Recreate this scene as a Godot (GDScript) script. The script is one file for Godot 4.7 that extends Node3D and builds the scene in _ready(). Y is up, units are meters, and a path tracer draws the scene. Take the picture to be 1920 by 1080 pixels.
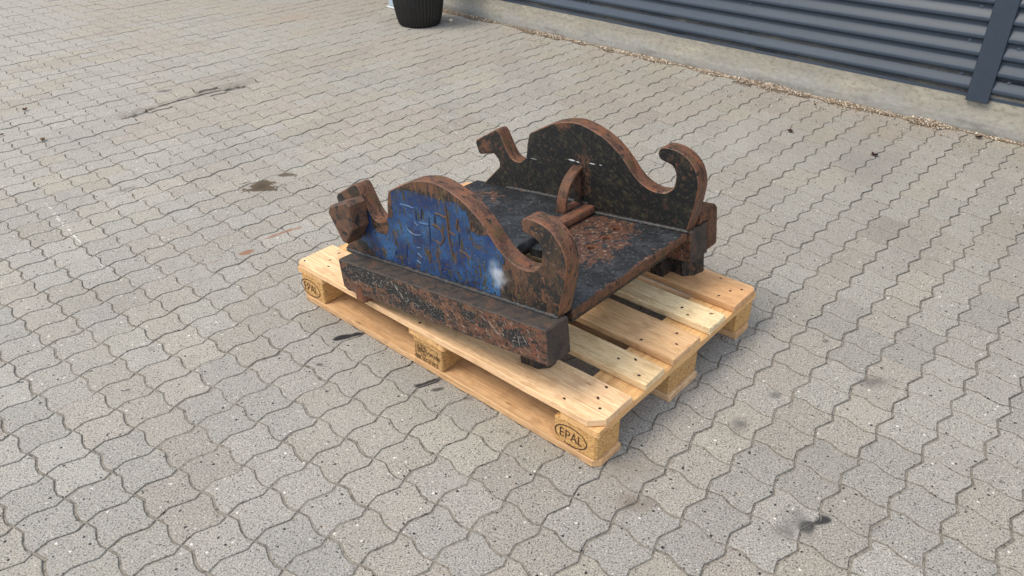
extends Node3D
# World axes: x along the pallet's long side, y up, z towards the camera. W(x, y, z) takes plan x, plan y (away) and height.

var taken := {}
var rng := RandomNumberGenerator.new()

func W(x: float, y: float, z: float) -> Vector3:
	return Vector3(x, z, -y)

# ---------------------------------------------------------------- naming
func numbered(called: String, parent: Node) -> String:
	var key := str(parent.get_instance_id()) + called
	var n: int = taken.get(key, 0)
	taken[key] = n + 1
	return called if n == 0 else "%s_%03d" % [called, n]

func tag(o: Node, label: String, category := "", group := "", kind := "") -> void:
	if label: o.set_meta("label", label)
	if category: o.set_meta("category", category)
	if group: o.set_meta("group", group)
	if kind: o.set_meta("kind", kind)

func base(called: String, at: Vector3, turn := 0.0) -> Node3D:
	var o := Node3D.new()
	o.name = numbered(called, self)
	o.position = at
	o.rotation.y = turn
	add_child(o, true)
	return o

func put(called: String, mesh: Mesh, mat: Material, parent: Node) -> MeshInstance3D:
	var o := MeshInstance3D.new()
	o.name = numbered(called, parent)
	o.mesh = mesh
	if mat: o.material_override = mat
	parent.add_child(o, true)
	return o

# ---------------------------------------------------------------- mesh building
class MB:
	var v := PackedVector3Array()
	var n := PackedVector3Array()
	var t := PackedVector2Array()
	func tri(a: Vector3, b: Vector3, c: Vector3, na: Vector3, nb: Vector3, nc: Vector3, ta := Vector2(), tb := Vector2(), tc := Vector2()) -> void:
		if (b - a).cross(c - a).dot(na + nb + nc) > 0.0:   # front faces run clockwise
			v.append(a); v.append(c); v.append(b)
			n.append(na); n.append(nc); n.append(nb)
			t.append(ta); t.append(tc); t.append(tb)
		else:
			v.append(a); v.append(b); v.append(c)
			n.append(na); n.append(nb); n.append(nc)
			t.append(ta); t.append(tb); t.append(tc)
	func quad(a: Vector3, b: Vector3, c: Vector3, d: Vector3, na: Vector3, nb: Vector3, nc: Vector3, nd: Vector3, ta := Vector2(), tb := Vector2(), tc := Vector2(), td := Vector2()) -> void:
		tri(a, b, c, na, nb, nc, ta, tb, tc)
		tri(a, c, d, na, nc, nd, ta, tc, td)
	func arrays() -> Array:
		var a := []
		a.resize(Mesh.ARRAY_MAX)
		a[Mesh.ARRAY_VERTEX] = v
		a[Mesh.ARRAY_NORMAL] = n
		a[Mesh.ARRAY_TEX_UV] = t
		return a

func mesh_of(parts: Array, mats := []) -> ArrayMesh:
	var m := ArrayMesh.new()
	for i in parts.size():
		if parts[i].v.size() == 0: continue
		m.add_surface_from_arrays(Mesh.PRIMITIVE_TRIANGLES, parts[i].arrays())
		if i < mats.size(): m.surface_set_material(m.get_surface_count() - 1, mats[i])
	return m

# a polygon (p, q) swept along D from d0 to d1 with rounded edges of size b
func ext(side: MB, cap: MB, poly_in: PackedVector2Array, o: Vector3, P: Vector3, Q: Vector3, D: Vector3, d0: float, d1: float, b: float, caps := 3, smooth := 40.0) -> void:
	var poly := poly_in
	if Geometry2D.is_polygon_clockwise(poly):
		poly = poly.duplicate()
		poly.reverse()
	var k := poly.size()
	var en := PackedVector2Array()
	for i in k:
		var e := (poly[(i + 1) % k] - poly[i]).normalized()
		var q := Vector2(e.y, -e.x)
		if Geometry2D.is_polygon_clockwise(poly): q = -q
		en.append(q)
	# outward test
	var area := 0.0
	for i in k: area += poly[i].cross(poly[(i + 1) % k])
	if area < 0.0:
		for i in k: en[i] = -en[i]
	if area > 0.0:
		for i in k:
			var e2 := (poly[(i + 1) % k] - poly[i]).normalized()
			en[i] = Vector2(e2.y, -e2.x)
	else:
		for i in k:
			var e3 := (poly[(i + 1) % k] - poly[i]).normalized()
			en[i] = Vector2(-e3.y, e3.x)
	var inset := PackedVector2Array()
	for i in k:
		var a := en[(i + k - 1) % k]
		var c := en[i]
		var m := (a + c).normalized()
		var s := clampf(1.0 / maxf(0.35, m.dot(c)), 1.0, 2.0)
		inset.append(poly[i] - m * b * s)
	var at := func(z: Vector2, d: float) -> Vector3: return o + P * z.x + Q * z.y + D * d
	var nv := func(z: Vector2) -> Vector3: return (P * z.x + Q * z.y).normalized()
	var cosm := cos(deg_to_rad(smooth))
	var s0 := 0.0
	for i in k:
		var j := (i + 1) % k
		var n0 := en[i]
		var n1 := en[i]
		if en[(i + k - 1) % k].dot(en[i]) > cosm: n0 = (en[(i + k - 1) % k] + en[i]).normalized()
		if en[j].dot(en[i]) > cosm: n1 = (en[j] + en[i]).normalized()
		var A: Vector3 = nv.call(n0)
		var B: Vector3 = nv.call(n1)
		var s1 := s0 + poly[i].distance_to(poly[j])
		side.quad(at.call(poly[i], d0 + b), at.call(poly[j], d0 + b), at.call(poly[j], d1 - b), at.call(poly[i], d1 - b), A, B, B, A, Vector2(s0, d0), Vector2(s1, d0), Vector2(s1, d1), Vector2(s0, d1))
		if b > 0.0:
			var A0 := (A * 0.35 - D).normalized(); var B0 := (B * 0.35 - D).normalized()
			var A1 := (A * 0.35 + D).normalized(); var B1 := (B * 0.35 + D).normalized()
			if caps & 1: side.quad(at.call(inset[i], d0), at.call(inset[j], d0), at.call(poly[j], d0 + b), at.call(poly[i], d0 + b), A0, B0, B, A, Vector2(s0, d0), Vector2(s1, d0), Vector2(s1, d0 + b), Vector2(s0, d0 + b))
			if caps & 2: side.quad(at.call(poly[i], d1 - b), at.call(poly[j], d1 - b), at.call(inset[j], d1), at.call(inset[i], d1), A, B, B1, A1, Vector2(s0, d1 - b), Vector2(s1, d1 - b), Vector2(s1, d1), Vector2(s0, d1))
		s0 = s1
	var ids := Geometry2D.triangulate_polygon(inset)
	for f in range(0, ids.size(), 3):
		var x := inset[ids[f]]; var y := inset[ids[f + 1]]; var z := inset[ids[f + 2]]
		if caps & 1: cap.tri(at.call(x, d0), at.call(y, d0), at.call(z, d0), -D, -D, -D, x, y, z)
		if caps & 2: cap.tri(at.call(x, d1), at.call(y, d1), at.call(z, d1), D, D, D, x, y, z)

func rect(x0: float, y0: float, x1: float, y1: float, c := 0.0) -> PackedVector2Array:
	if c <= 0.0: return PackedVector2Array([Vector2(x0, y0), Vector2(x1, y0), Vector2(x1, y1), Vector2(x0, y1)])
	return PackedVector2Array([Vector2(x0 + c, y0), Vector2(x1 - c, y0), Vector2(x1, y0 + c), Vector2(x1, y1 - c), Vector2(x1 - c, y1), Vector2(x0 + c, y1), Vector2(x0, y1 - c), Vector2(x0, y0 + c)])

func box_mesh(lo: Vector3, hi: Vector3, b: float) -> ArrayMesh:
	var m := MB.new()
	ext(m, m, rect(lo.x, lo.y, hi.x, hi.y, b), Vector3(), Vector3.RIGHT, Vector3.UP, Vector3.BACK, lo.z, hi.z, b, 3, 60.0)
	return mesh_of([m])

func spline(pts: Array, steps: int) -> PackedVector2Array:
	# Catmull-Rom through the points, an open curve
	var out := PackedVector2Array()
	for i in pts.size() - 1:
		var a: Vector2 = pts[maxi(i - 1, 0)]; var b: Vector2 = pts[i]; var c: Vector2 = pts[i + 1]; var d: Vector2 = pts[mini(i + 2, pts.size() - 1)]
		for s in steps:
			out.append(b.cubic_interpolate(c, a, d, float(s) / steps))
	out.append(pts[-1])
	return out

func tube(m: MB, pts: Array, r: float, sides := 8, wob := 0.0, flat := 1.0, up := Vector3.UP) -> void:
	var rings := []
	var norms := []
	for i in pts.size():
		var t: Vector3 = ((pts[mini(i + 1, pts.size() - 1)] as Vector3) - (pts[maxi(i - 1, 0)] as Vector3)).normalized()
		var x := t.cross(up).normalized()
		if x.length() < 0.1: x = t.cross(Vector3.RIGHT).normalized()
		var y := x.cross(t)
		var rr := r * (1.0 + rng.randf_range(-wob, wob))
		if (i == 0 or i == pts.size() - 1): rr *= 0.55
		var ring := []; var nr := []
		for s in sides:
			var a := TAU * s / sides
			ring.append(pts[i] + x * cos(a) * rr + y * sin(a) * rr * flat)
			nr.append((x * cos(a) + y * sin(a)).normalized())
		rings.append(ring); norms.append(nr)
	for i in pts.size() - 1:
		for s in sides:
			var e := (s + 1) % sides
			m.quad(rings[i][s], rings[i][e], rings[i + 1][e], rings[i + 1][s], norms[i][s], norms[i][e], norms[i + 1][e], norms[i + 1][s])
	for q in [0, pts.size() - 1]:
		var t2: Vector3 = ((pts[0] - pts[1]) if q == 0 else (pts[q] - pts[q - 1])).normalized()
		for s in range(1, sides - 1): m.tri(rings[q][0], rings[q][s], rings[q][s + 1], t2, t2, t2)

func lathe(m: MB, prof: Array, seg: int, rib := 0.0, ribs := 0) -> void:
	for i in prof.size() - 1:
		var a: Vector2 = prof[i]; var b: Vector2 = prof[i + 1]
		for s in seg:
			var t0 := TAU * s / seg; var t1 := TAU * (s + 1) / seg
			var p := []
			var nn := []
			for z in [[a, t0], [a, t1], [b, t1], [b, t0]]:
				var r: float = z[0].x
				var d := 0.0
				if ribs > 0 and r > 0.05: d = rib * cos(z[1] * ribs)
				p.append(Vector3(cos(z[1]) * (r + d), z[0].y, sin(z[1]) * (r + d)))
				var e := b - a
				var f := Vector2(e.y, -e.x).normalized()
				var rad := Vector3(cos(z[1]), 0, sin(z[1])); var tan := Vector3(-sin(z[1]), 0, cos(z[1]))
				var sl := 0.0
				if ribs > 0 and r > 0.05: sl = rib * ribs * sin(z[1] * ribs) / r
				nn.append((rad * f.x + Vector3.UP * f.y + tan * sl * f.x).normalized())
			m.quad(p[0], p[1], p[2], p[3], nn[0], nn[1], nn[2], nn[3])

# ---------------------------------------------------------------- textures
func noise(sd: int, freq: float, oct := 4, kind := FastNoiseLite.TYPE_SIMPLEX_SMOOTH) -> FastNoiseLite:
	var f := FastNoiseLite.new()
	f.seed = sd; f.frequency = freq; f.noise_type = kind
	f.fractal_octaves = oct
	if oct <= 1: f.fractal_type = FastNoiseLite.FRACTAL_NONE
	return f

# noise as bytes, stretched by sx, sy
func nb(sd: int, w: int, h: int, freq: float, oct := 4, sx := 1.0, sy := 1.0, seamless := false) -> PackedByteArray:
	var iw := maxi(8, int(w / sx)); var ih := maxi(8, int(h / sy))
	var f := noise(sd, freq, oct)
	var im: Image = f.get_seamless_image(iw, ih, false, false, 0.15) if seamless else f.get_image(iw, ih, false, false, true)
	if iw != w or ih != h: im.resize(w, h, Image.INTERPOLATE_CUBIC)
	im.convert(Image.FORMAT_L8)
	return im.get_data()

class Pic:
	var w: int
	var h: int
	var d := PackedByteArray()
	func _init(ww: int, hh: int, c: Color) -> void:
		w = ww; h = hh
		var row := PackedByteArray([int(c.r * 255), int(c.g * 255), int(c.b * 255)])
		var line := PackedByteArray()
		for x in w: line.append_array(row)
		for y in h: d.append_array(line)
	# lay a colour where noise n passes lo..hi (hi may be below lo), times mask and strength
	func lay(c: Color, n: PackedByteArray, lo: int, hi: int, strength := 1.0, mask := PackedByteArray()) -> void:
		var cr := int(c.r * 255); var cg := int(c.g * 255); var cb := int(c.b * 255)
		var span := 256.0 * strength / float(hi - lo)
		var top := int(256 * strength)
		var masked := mask.size() > 0
		var i3 := 0
		for i in w * h:
			var a := clampi(int((n[i] - lo) * span), 0, top)
			if a > 0:
				if masked: a = a * mask[i] / 255
				d[i3] += ((cr - d[i3]) * a) / 256
				d[i3 + 1] += ((cg - d[i3 + 1]) * a) / 256
				d[i3 + 2] += ((cb - d[i3 + 2]) * a) / 256
			i3 += 3
	func dab(x: float, y: float, rx: float, ry: float, ang: float, c: Color, a: float, soft := 0.5) -> void:
		var R := maxf(rx, ry) + 1.0
		var ca := cos(ang); var sa := sin(ang)
		for yy in range(maxi(0, int(y - R)), mini(h, int(y + R) + 2)):
			for xx in range(maxi(0, int(x - R)), mini(w, int(x + R) + 2)):
				var dx := xx - x; var dy := yy - y
				var q := sqrt(pow((dx * ca + dy * sa) / rx, 2) + pow((-dx * sa + dy * ca) / ry, 2))
				if q < 1.0:
					var k := a * clampf((1.0 - q) / soft, 0.0, 1.0)
					var i := (yy * w + xx) * 3
					d[i] = int(lerpf(d[i], c.r * 255, k)); d[i + 1] = int(lerpf(d[i + 1], c.g * 255, k)); d[i + 2] = int(lerpf(d[i + 2], c.b * 255, k))
	func tex() -> ImageTexture:
		return ImageTexture.create_from_image(Image.create_from_data(w, h, false, Image.FORMAT_RGB8, d))

# soft mask: distance-like field drawn as ellipses into bytes
class Mask:
	var w: int
	var h: int
	var d := PackedByteArray()
	func _init(ww: int, hh: int, val := 0) -> void:
		w = ww; h = hh
		d.resize(w * h); d.fill(val)
	func blob(x: float, y: float, rx: float, ry: float, val := 255.0, soft := 0.6, ang := 0.0) -> void:
		var R := maxf(rx, ry)
		var ca := cos(ang); var sa := sin(ang)
		for yy in range(maxi(0, int(y - R)), mini(h, int(y + R) + 1)):
			for xx in range(maxi(0, int(x - R)), mini(w, int(x + R) + 1)):
				var dx := xx - x; var dy := yy - y
				var q := sqrt(pow((dx * ca + dy * sa) / rx, 2) + pow((-dx * sa + dy * ca) / ry, 2))
				if q < 1.0:
					var i := yy * w + xx
					d[i] = int(lerpf(d[i], val, clampf((1.0 - q) / soft, 0.0, 1.0)))
	# break the mask's edge up with noise
	func ragged(n: PackedByteArray, amount: float) -> void:
		for i in w * h:
			d[i] = clampi(int((d[i] + (n[i] - 128) * amount - 128) * 4.0 + 128), 0, 255)

func srf(color: Color, rough := 0.8, tex: Texture2D = null, bump := 0.0, metal := 0.0) -> StandardMaterial3D:
	var m := StandardMaterial3D.new()
	m.albedo_color = color
	m.roughness = rough
	m.metallic = metal
	if tex:
		m.albedo_texture = tex
		if bump != 0.0:
			m.heightmap_enabled = true
			m.heightmap_texture = tex
			m.heightmap_scale = bump
	return m

func tri(m: StandardMaterial3D, scale: Vector3, offset := Vector3(), world := false) -> StandardMaterial3D:
	m.uv1_triplanar = true
	m.uv1_world_triplanar = world
	m.uv1_scale = scale
	m.uv1_offset = offset
	m.uv1_triplanar_sharpness = 8.0
	return m

const RUST := Color(0.345, 0.232, 0.172)
const RUST_HI := Color(0.45, 0.285, 0.185)
const RUST_LO := Color(0.21, 0.15, 0.125)
const BLACK := Color(0.07, 0.077, 0.09)
const OLIVE := Color(0.30, 0.27, 0.17)

# ================================================================ build
func _ready() -> void:
	rng.seed = 7
	# ---- camera
	var cam := Camera3D.new()
	cam.name = "camera"
	cam.fov = 40.944
	cam.near = 0.05
	cam.far = 300.0
	cam.transform = Transform3D(Basis(W(0.74905, 0.66233, -0.01562), W(-0.34434, 0.40935, 0.8449), -W(-0.566, 0.6275, -0.53469)).orthonormalized(), W(1.9528, -1.1323, 1.3814))
	add_child(cam)
	cam.current = true
	# ---- sky, sun, exposure
	var we := WorldEnvironment.new()
	we.name = "world_environment"
	var env := Environment.new()
	env.background_mode = Environment.BG_SKY
	var sky := ProceduralSkyMaterial.new()
	sky.sky_top_color = Color(0.83, 0.865, 0.925)
	sky.sky_horizon_color = Color(0.86, 0.87, 0.89)
	sky.sky_curve = 0.3
	sky.ground_bottom_color = Color(0.42, 0.41, 0.39)
	sky.ground_horizon_color = Color(0.6, 0.6, 0.6)
	sky.sun_angle_max = 1.0
	env.sky = Sky.new()
	env.sky.sky_material = sky
	env.tonemap_mode = Environment.TONE_MAPPER_LINEAR
	env.tonemap_exposure = 1.98
	env.sdfgi_enabled = true
	env.ssao_enabled = true
	env.ssil_enabled = true
	we.environment = env
	add_child(we)
	var sun := DirectionalLight3D.new()
	sun.name = "sun"
	sun.light_energy = 0.5
	sun.light_color = Color(1.0, 0.96, 0.9)
	sun.light_angular_distance = 24.0
	sun.shadow_enabled = true
	add_child(sun)
	sun.look_at_from_position(W(-0.9, -1.5, 2.6), Vector3.ZERO)
	# ---- setting and things
	ground()
	wall()
	pallet()
	coupler()
	planter()
	litter()

# ---------------------------------------------------------------- paving
const CELL := 0.1125
const NODE := Vector2(1.0024, 1.8101)     # plan position of lattice node (0, 0)
const TURN := -0.01124

func lattice(i: float, j: float) -> Vector2:
	var jj := j + (0.012 * i if i < 0.0 else 0.0)
	var c := cos(TURN); var s := sin(TURN)
	return NODE + Vector2(c * i - s * jj, s * i + c * jj) * CELL

# outline of the cells (0..a, 0..b) of the lattice, in metres, x across and y along
func paver_outline(a: int, b: int, gap: float) -> PackedVector2Array:
	var out := PackedVector2Array()
	var zig := func(j: int, way: int) -> Array:
		var l := [Vector2(-0.0005, j), Vector2(-0.0098, j + 0.31), Vector2(0.0098, j + 0.79)]
		return l
	for i in a:      # lower S edge
		for q in [[0.0, 0.0], [0.3, 0.0078], [0.58, -0.0045], [0.8, -0.0072]]: out.append(Vector2((i + q[0]) * CELL, q[1]))
	for j in b:      # right zigzag
		for q in zig.call(j, 1): out.append(Vector2(a * CELL + q.x, q.y * CELL))
	for i in range(a - 1, -1, -1):
		for q in [[1.0, 0.0], [0.8, -0.0072], [0.58, -0.0045], [0.3, 0.0078]]: out.append(Vector2((i + q[0]) * CELL, b * CELL + q[1]))
	for j in range(b - 1, -1, -1):
		var l: Array = zig.call(j, 1)
		if j == b - 1: out.append(Vector2(-0.0005, b * CELL))
		out.append(Vector2(l[2].x, l[2].y * CELL)); out.append(Vector2(l[1].x, l[1].y * CELL))
		if j > 0: out.append(Vector2(l[0].x, l[0].y * CELL))
	var shr := Geometry2D.offset_polygon(out, -gap, Geometry2D.JOIN_MITER)
	return shr[0]

func paver_mesh(a: int, b: int) -> ArrayMesh:
	var m := MB.new()
	var mid := Vector2(a, b) * CELL * 0.5
	# (p, q) = plan (x, y); depth downwards. A long paver is two cells with a shallow moulded groove between them
	for i in a:
		for j in b:
			var poly := paver_outline(1, 1, 0.0019)
			for k in poly.size(): poly[k] += Vector2(i, j) * CELL - mid
			ext(m, m, poly, Vector3(), Vector3.RIGHT, Vector3.FORWARD, Vector3.DOWN, 0.0, 0.03, 0.0024, 1, 62.0)
	var up := Vector3.UP
	if b == 2: m.quad(W(-0.052, -0.016, -0.0036), W(0.052, -0.016, -0.0036), W(0.052, 0.016, -0.0036), W(-0.052, 0.016, -0.0036), up, up, up, up)
	if a == 2: m.quad(W(-0.016, -0.052, -0.0036), W(0.016, -0.052, -0.0036), W(0.016, 0.052, -0.0036), W(-0.016, 0.052, -0.0036), up, up, up, up)
	return mesh_of([m])

func speckle() -> Array:
	var S := 1024
	var p := Pic.new(S, S, Color(0.640, 0.632, 0.616))
	var fine := nb(11, S, S, 0.45, 2, 1, 1, false)
	var mid := nb(12, S, S, 0.11, 3, 1, 1, true)
	var big := nb(13, S, S, 0.02, 3, 1, 1, true)
	p.lay(Color(0.70, 0.69, 0.66), big, 120, 220, 0.6)
	p.lay(Color(0.49, 0.475, 0.45), mid, 128, 60, 0.75)
	p.lay(Color(0.78, 0.765, 0.735), fine, 140, 220, 0.85)
	p.lay(Color(0.33, 0.32, 0.31), fine, 106, 30, 0.9)
	var g5 := nb(14, S, S, 0.17, 2, 1, 1, true)
	p.lay(Color(0.40, 0.385, 0.37), g5, 110, 40, 0.75)
	p.lay(Color(0.74, 0.725, 0.69), g5, 146, 215, 0.75)
	var r := RandomNumberGenerator.new()
	r.seed = 5
	for i in 11000:
		var q := r.randf()
		var rad := r.randf_range(0.7, 1.75) * (1.0 if r.randf() < 0.8 else 1.4)
		var c := Color(0.17, 0.17, 0.18)
		if q > 0.42: c = Color(0.33, 0.32, 0.31)
		if q > 0.66: c = Color(0.84, 0.83, 0.80)
		if q > 0.88: c = Color(0.50, 0.42, 0.37)
		if q > 0.95: c = Color(0.62, 0.54, 0.42)
		p.dab(r.randf() * S, r.randf() * S, rad * r.randf_range(1.0, 1.7), rad, r.randf() * PI, c, 0.85, 0.4)
	for i in 170:
		var c2 := Color(0.12, 0.12, 0.135) if r.randf() < 0.6 else Color(0.86, 0.85, 0.83)
		var rad2 := r.randf_range(2.2, 4.2)
		p.dab(r.randf() * S, r.randf() * S, rad2 * 1.3, rad2, r.randf() * PI, c2, 0.95, 0.3)
	return [p.tex()]

# stains, in plan metres: 8.2 m square from (-6.1, -1.6), as colour with alpha
var st_w := 2048
var st_d := PackedByteArray()
const ST0 := Vector2(-6.1, -1.6)
const STS := 8.2
func stain(x: float, y: float, rx: float, ry: float, ang: float, c: Color, a: float, soft: float, nz: FastNoiseLite, rag := 0.5) -> void:
	var k := st_w / STS
	var px := (x - ST0.x) * k; var py := (ST0.y + STS - y) * k
	var R := maxf(rx, ry) * k * 1.5
	var ca := cos(-ang); var sa := sin(-ang)
	for yy in range(maxi(0, int(py - R)), mini(st_w, int(py + R) + 1)):
		for xx in range(maxi(0, int(px - R)), mini(st_w, int(px + R) + 1)):
			var dx := (xx - px) / k; var dy := (yy - py) / k
			var q := sqrt(pow((dx * ca + dy * sa) / rx, 2) + pow((-dx * sa + dy * ca) / ry, 2)) + nz.get_noise_2d(xx, yy) * rag
			if q < 1.0:
				var al := a * clampf((1.0 - q) / soft, 0.0, 1.0)
				var i := (yy * st_w + xx) * 4
				var old := st_d[i + 3] / 255.0
				var na := old + al * (1.0 - old)
				var m := al / maxf(na, 0.001)
				st_d[i] = int(lerpf(st_d[i], c.r * 255, m)); st_d[i + 1] = int(lerpf(st_d[i + 1], c.g * 255, m)); st_d[i + 2] = int(lerpf(st_d[i + 2], c.b * 255, m)); st_d[i + 3] = int(na * 255)

func stains() -> ImageTexture:
	st_d.resize(st_w * st_w * 4)
	st_d.fill(0)
	var nz := noise(31, 0.06, 3)
	var n2 := noise(32, 0.02, 3)
	var oil := Color(0.10, 0.10, 0.11); var mud := Color(0.29, 0.235, 0.16); var rust := Color(0.50, 0.33, 0.23); var white := Color(0.85, 0.84, 0.82); var grey := Color(0.33, 0.32, 0.31)
	# broad faint tone of the yard: warm, cool, dirty
	var r := RandomNumberGenerator.new()
	r.seed = 178
	for i in 60:
		var c: Color = [Color(0.56, 0.50, 0.46), Color(0.56, 0.53, 0.43), Color(0.40, 0.395, 0.39), Color(0.68, 0.67, 0.65), Color(0.45, 0.44, 0.44)][r.randi() % 5]
		stain(r.randf_range(-6, 2.0), r.randf_range(-1.4, 3.2), r.randf_range(0.12, 0.45), r.randf_range(0.08, 0.22), r.randf() * PI, c, r.randf_range(0.08, 0.22), 1.0, n2, 0.6)
	for i in 45:    # grime of the near part of the yard
		stain(r.randf_range(-0.9, 2.1), r.randf_range(-1.2, 1.2), r.randf_range(0.03, 0.16), r.randf_range(0.02, 0.07), r.randf() * PI, Color(0.38, 0.37, 0.355) if i % 3 else Color(0.40, 0.36, 0.31), r.randf_range(0.08, 0.22), 1.8, n2, 0.6)
	stain(-0.87, 0.41, 0.075, 0.055, 0.9, mud, 0.95, 0.12, nz, 0.8)
	stain(-0.87, 0.41, 0.04, 0.03, 0.9, Color(0.20, 0.165, 0.12), 0.6, 0.8, nz, 0.8)
	stain(-0.89, 0.55, 0.042, 0.022, 0.7, mud, 0.85, 0.2, nz, 0.5)
	stain(-0.80, 0.48, 0.02, 0.012, 0.7, mud, 0.5, 0.4, nz, 0.5)
	stain(-0.445, 0.22, 0.085, 0.011, 1.45, rust, 0.8, 0.6, nz, 0.6)
	stain(-0.43, 0.28, 0.03, 0.014, 1.4, rust, 0.6, 0.6, nz, 0.6)
	stain(-0.413, 0.045, 0.032, 0.018, 1.3, rust, 0.8, 0.4, nz, 0.5)
	stain(-0.44, -0.06, 0.05, 0.01, 1.3, rust, 0.35, 0.6, nz, 0.6)
	stain(0.283, -0.045, 0.052, 0.016, 1.05, oil, 1.0, 0.25, nz, 0.5)
	stain(0.637, -0.035, 0.042, 0.010, 1.2, oil, 0.95, 0.4, nz, 0.6)
	stain(0.68, -0.035, 0.024, 0.010, 1.1, oil, 0.8, 0.4, nz, 0.6)
	stain(0.337, -0.183, 0.014, 0.008, 0.5, oil, 0.7, 0.5, nz, 0.4)
	stain(0.772, -0.006, 0.02, 0.012, 0.5, grey, 0.6, 0.6, nz, 0.4)
	stain(-1.303, 0.011, 0.07, 0.02, 1.3, grey, 0.6, 0.8, nz, 0.6)
	stain(-2.44, 0.79, 0.045, 0.03, 1.2, grey, 0.75, 0.3, nz, 0.3)
	stain(-2.50, 0.70, 0.03, 0.018, 1.2, grey, 0.6, 0.4, nz, 0.3)
	for t in 26:
		var ry := 0.44 + t * 0.029
		stain(-2.20 + 0.03 * sin(ry * 6.0), ry, 0.030, 0.022, 1.57, Color(0.12, 0.11, 0.10), 0.95, 0.8, nz, 0.5)
		stain(-2.235 + 0.03 * sin(ry * 6.0), ry, 0.05, 0.04, 1.57, Color(0.42, 0.39, 0.35), 0.35, 1.0, nz, 0.5)
	stain(1.66, 0.185, 0.055, 0.014, 1.1, oil, 0.95, 0.5, nz, 0.9)
	stain(1.63, 0.16, 0.06, 0.035, 1.1, grey, 0.6, 0.8, nz, 0.9)
	stain(1.63, 0.13, 0.08, 0.035, 0.9, grey, 0.35, 1.2, nz, 0.8)
	stain(1.386, 0.377, 0.05, 0.028, 1.5, grey, 0.8, 0.9, nz, 0.5)
	stain(1.40, 0.545, 0.022, 0.014, 1.0, oil, 0.5, 0.8, nz, 0.5)
	stain(1.585, 0.775, 0.075, 0.035, 0.9, grey, 0.7, 1.0, nz, 0.5)
	stain(1.40, 0.87, 0.016, 0.012, 1.0, oil, 0.5, 0.7, nz, 0.5)
	stain(1.767, 0.268, 0.04, 0.02, 1.0, grey, 0.5, 1.0, nz, 0.5)
	stain(1.327, -0.018, 0.07, 0.035, 0.8, Color(0.36, 0.29, 0.22), 0.55, 1.0, nz, 0.5)
	stain(1.25, 0.06, 0.12, 0.06, 0.8, Color(0.42, 0.38, 0.33), 0.35, 1.0, nz, 0.5)
	stain(-0.113, -0.47, 0.02, 0.02, 0.0, grey, 0.4, 1.0, nz, 0.5)
	stain(-3.4, 2.2, 0.5, 0.18, 1.0, Color(0.60, 0.50, 0.40), 0.30, 1.0, n2, 0.7)
	for i in 130:   # small dark drips and pits
		stain(r.randf_range(-4.0, 2.0), r.randf_range(-1.0, 2.8), r.randf_range(0.004, 0.013), r.randf_range(0.003, 0.008), r.randf() * PI, oil if r.randf() < 0.6 else grey, r.randf_range(0.3, 0.8), 0.5, nz, 0.4)
	# scratched white lines
	for q in [[-1.44, -0.259, -1.16, -0.297, 0.010, 0.75], [-1.14, -0.297, -0.95, -0.318, 0.008, 0.85], [-1.56, 0.145, -1.137, 0.197, 0.006, 0.5], [-1.05, 0.21, -0.92, 0.225, 0.005, 0.4], [-0.80, -0.33, -0.70, -0.335, 0.012, 0.5], [-3.3, 0.0, -2.7, 0.35, 0.012, 0.30], [-0.62, 1.36, -0.38, 1.30, 0.008, 0.5], [-0.75, 1.42, -0.66, 1.38, 0.008, 0.5], [0.33, -0.12, 0.40, -0.06, 0.003, 0.5], [0.42, -0.40, 0.47, -0.33, 0.003, 0.5]]:
		var a := Vector2(q[0], q[1]); var b := Vector2(q[2], q[3])
		var n := int(a.distance_to(b) / 0.012) + 1
		for t in n + 1:
			if r.randf() < 0.75:
				var z := a.lerp(b, float(t) / n)
				stain(z.x, z.y + r.randf_range(-0.004, 0.004), 0.009, q[4] * 0.55, (b - a).angle(), white, q[5] * r.randf_range(0.5, 1.0), 0.7, nz, 0.5)
	return ImageTexture.create_from_image(Image.create_from_data(st_w, st_w, false, Image.FORMAT_RGBA8, st_d))

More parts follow.
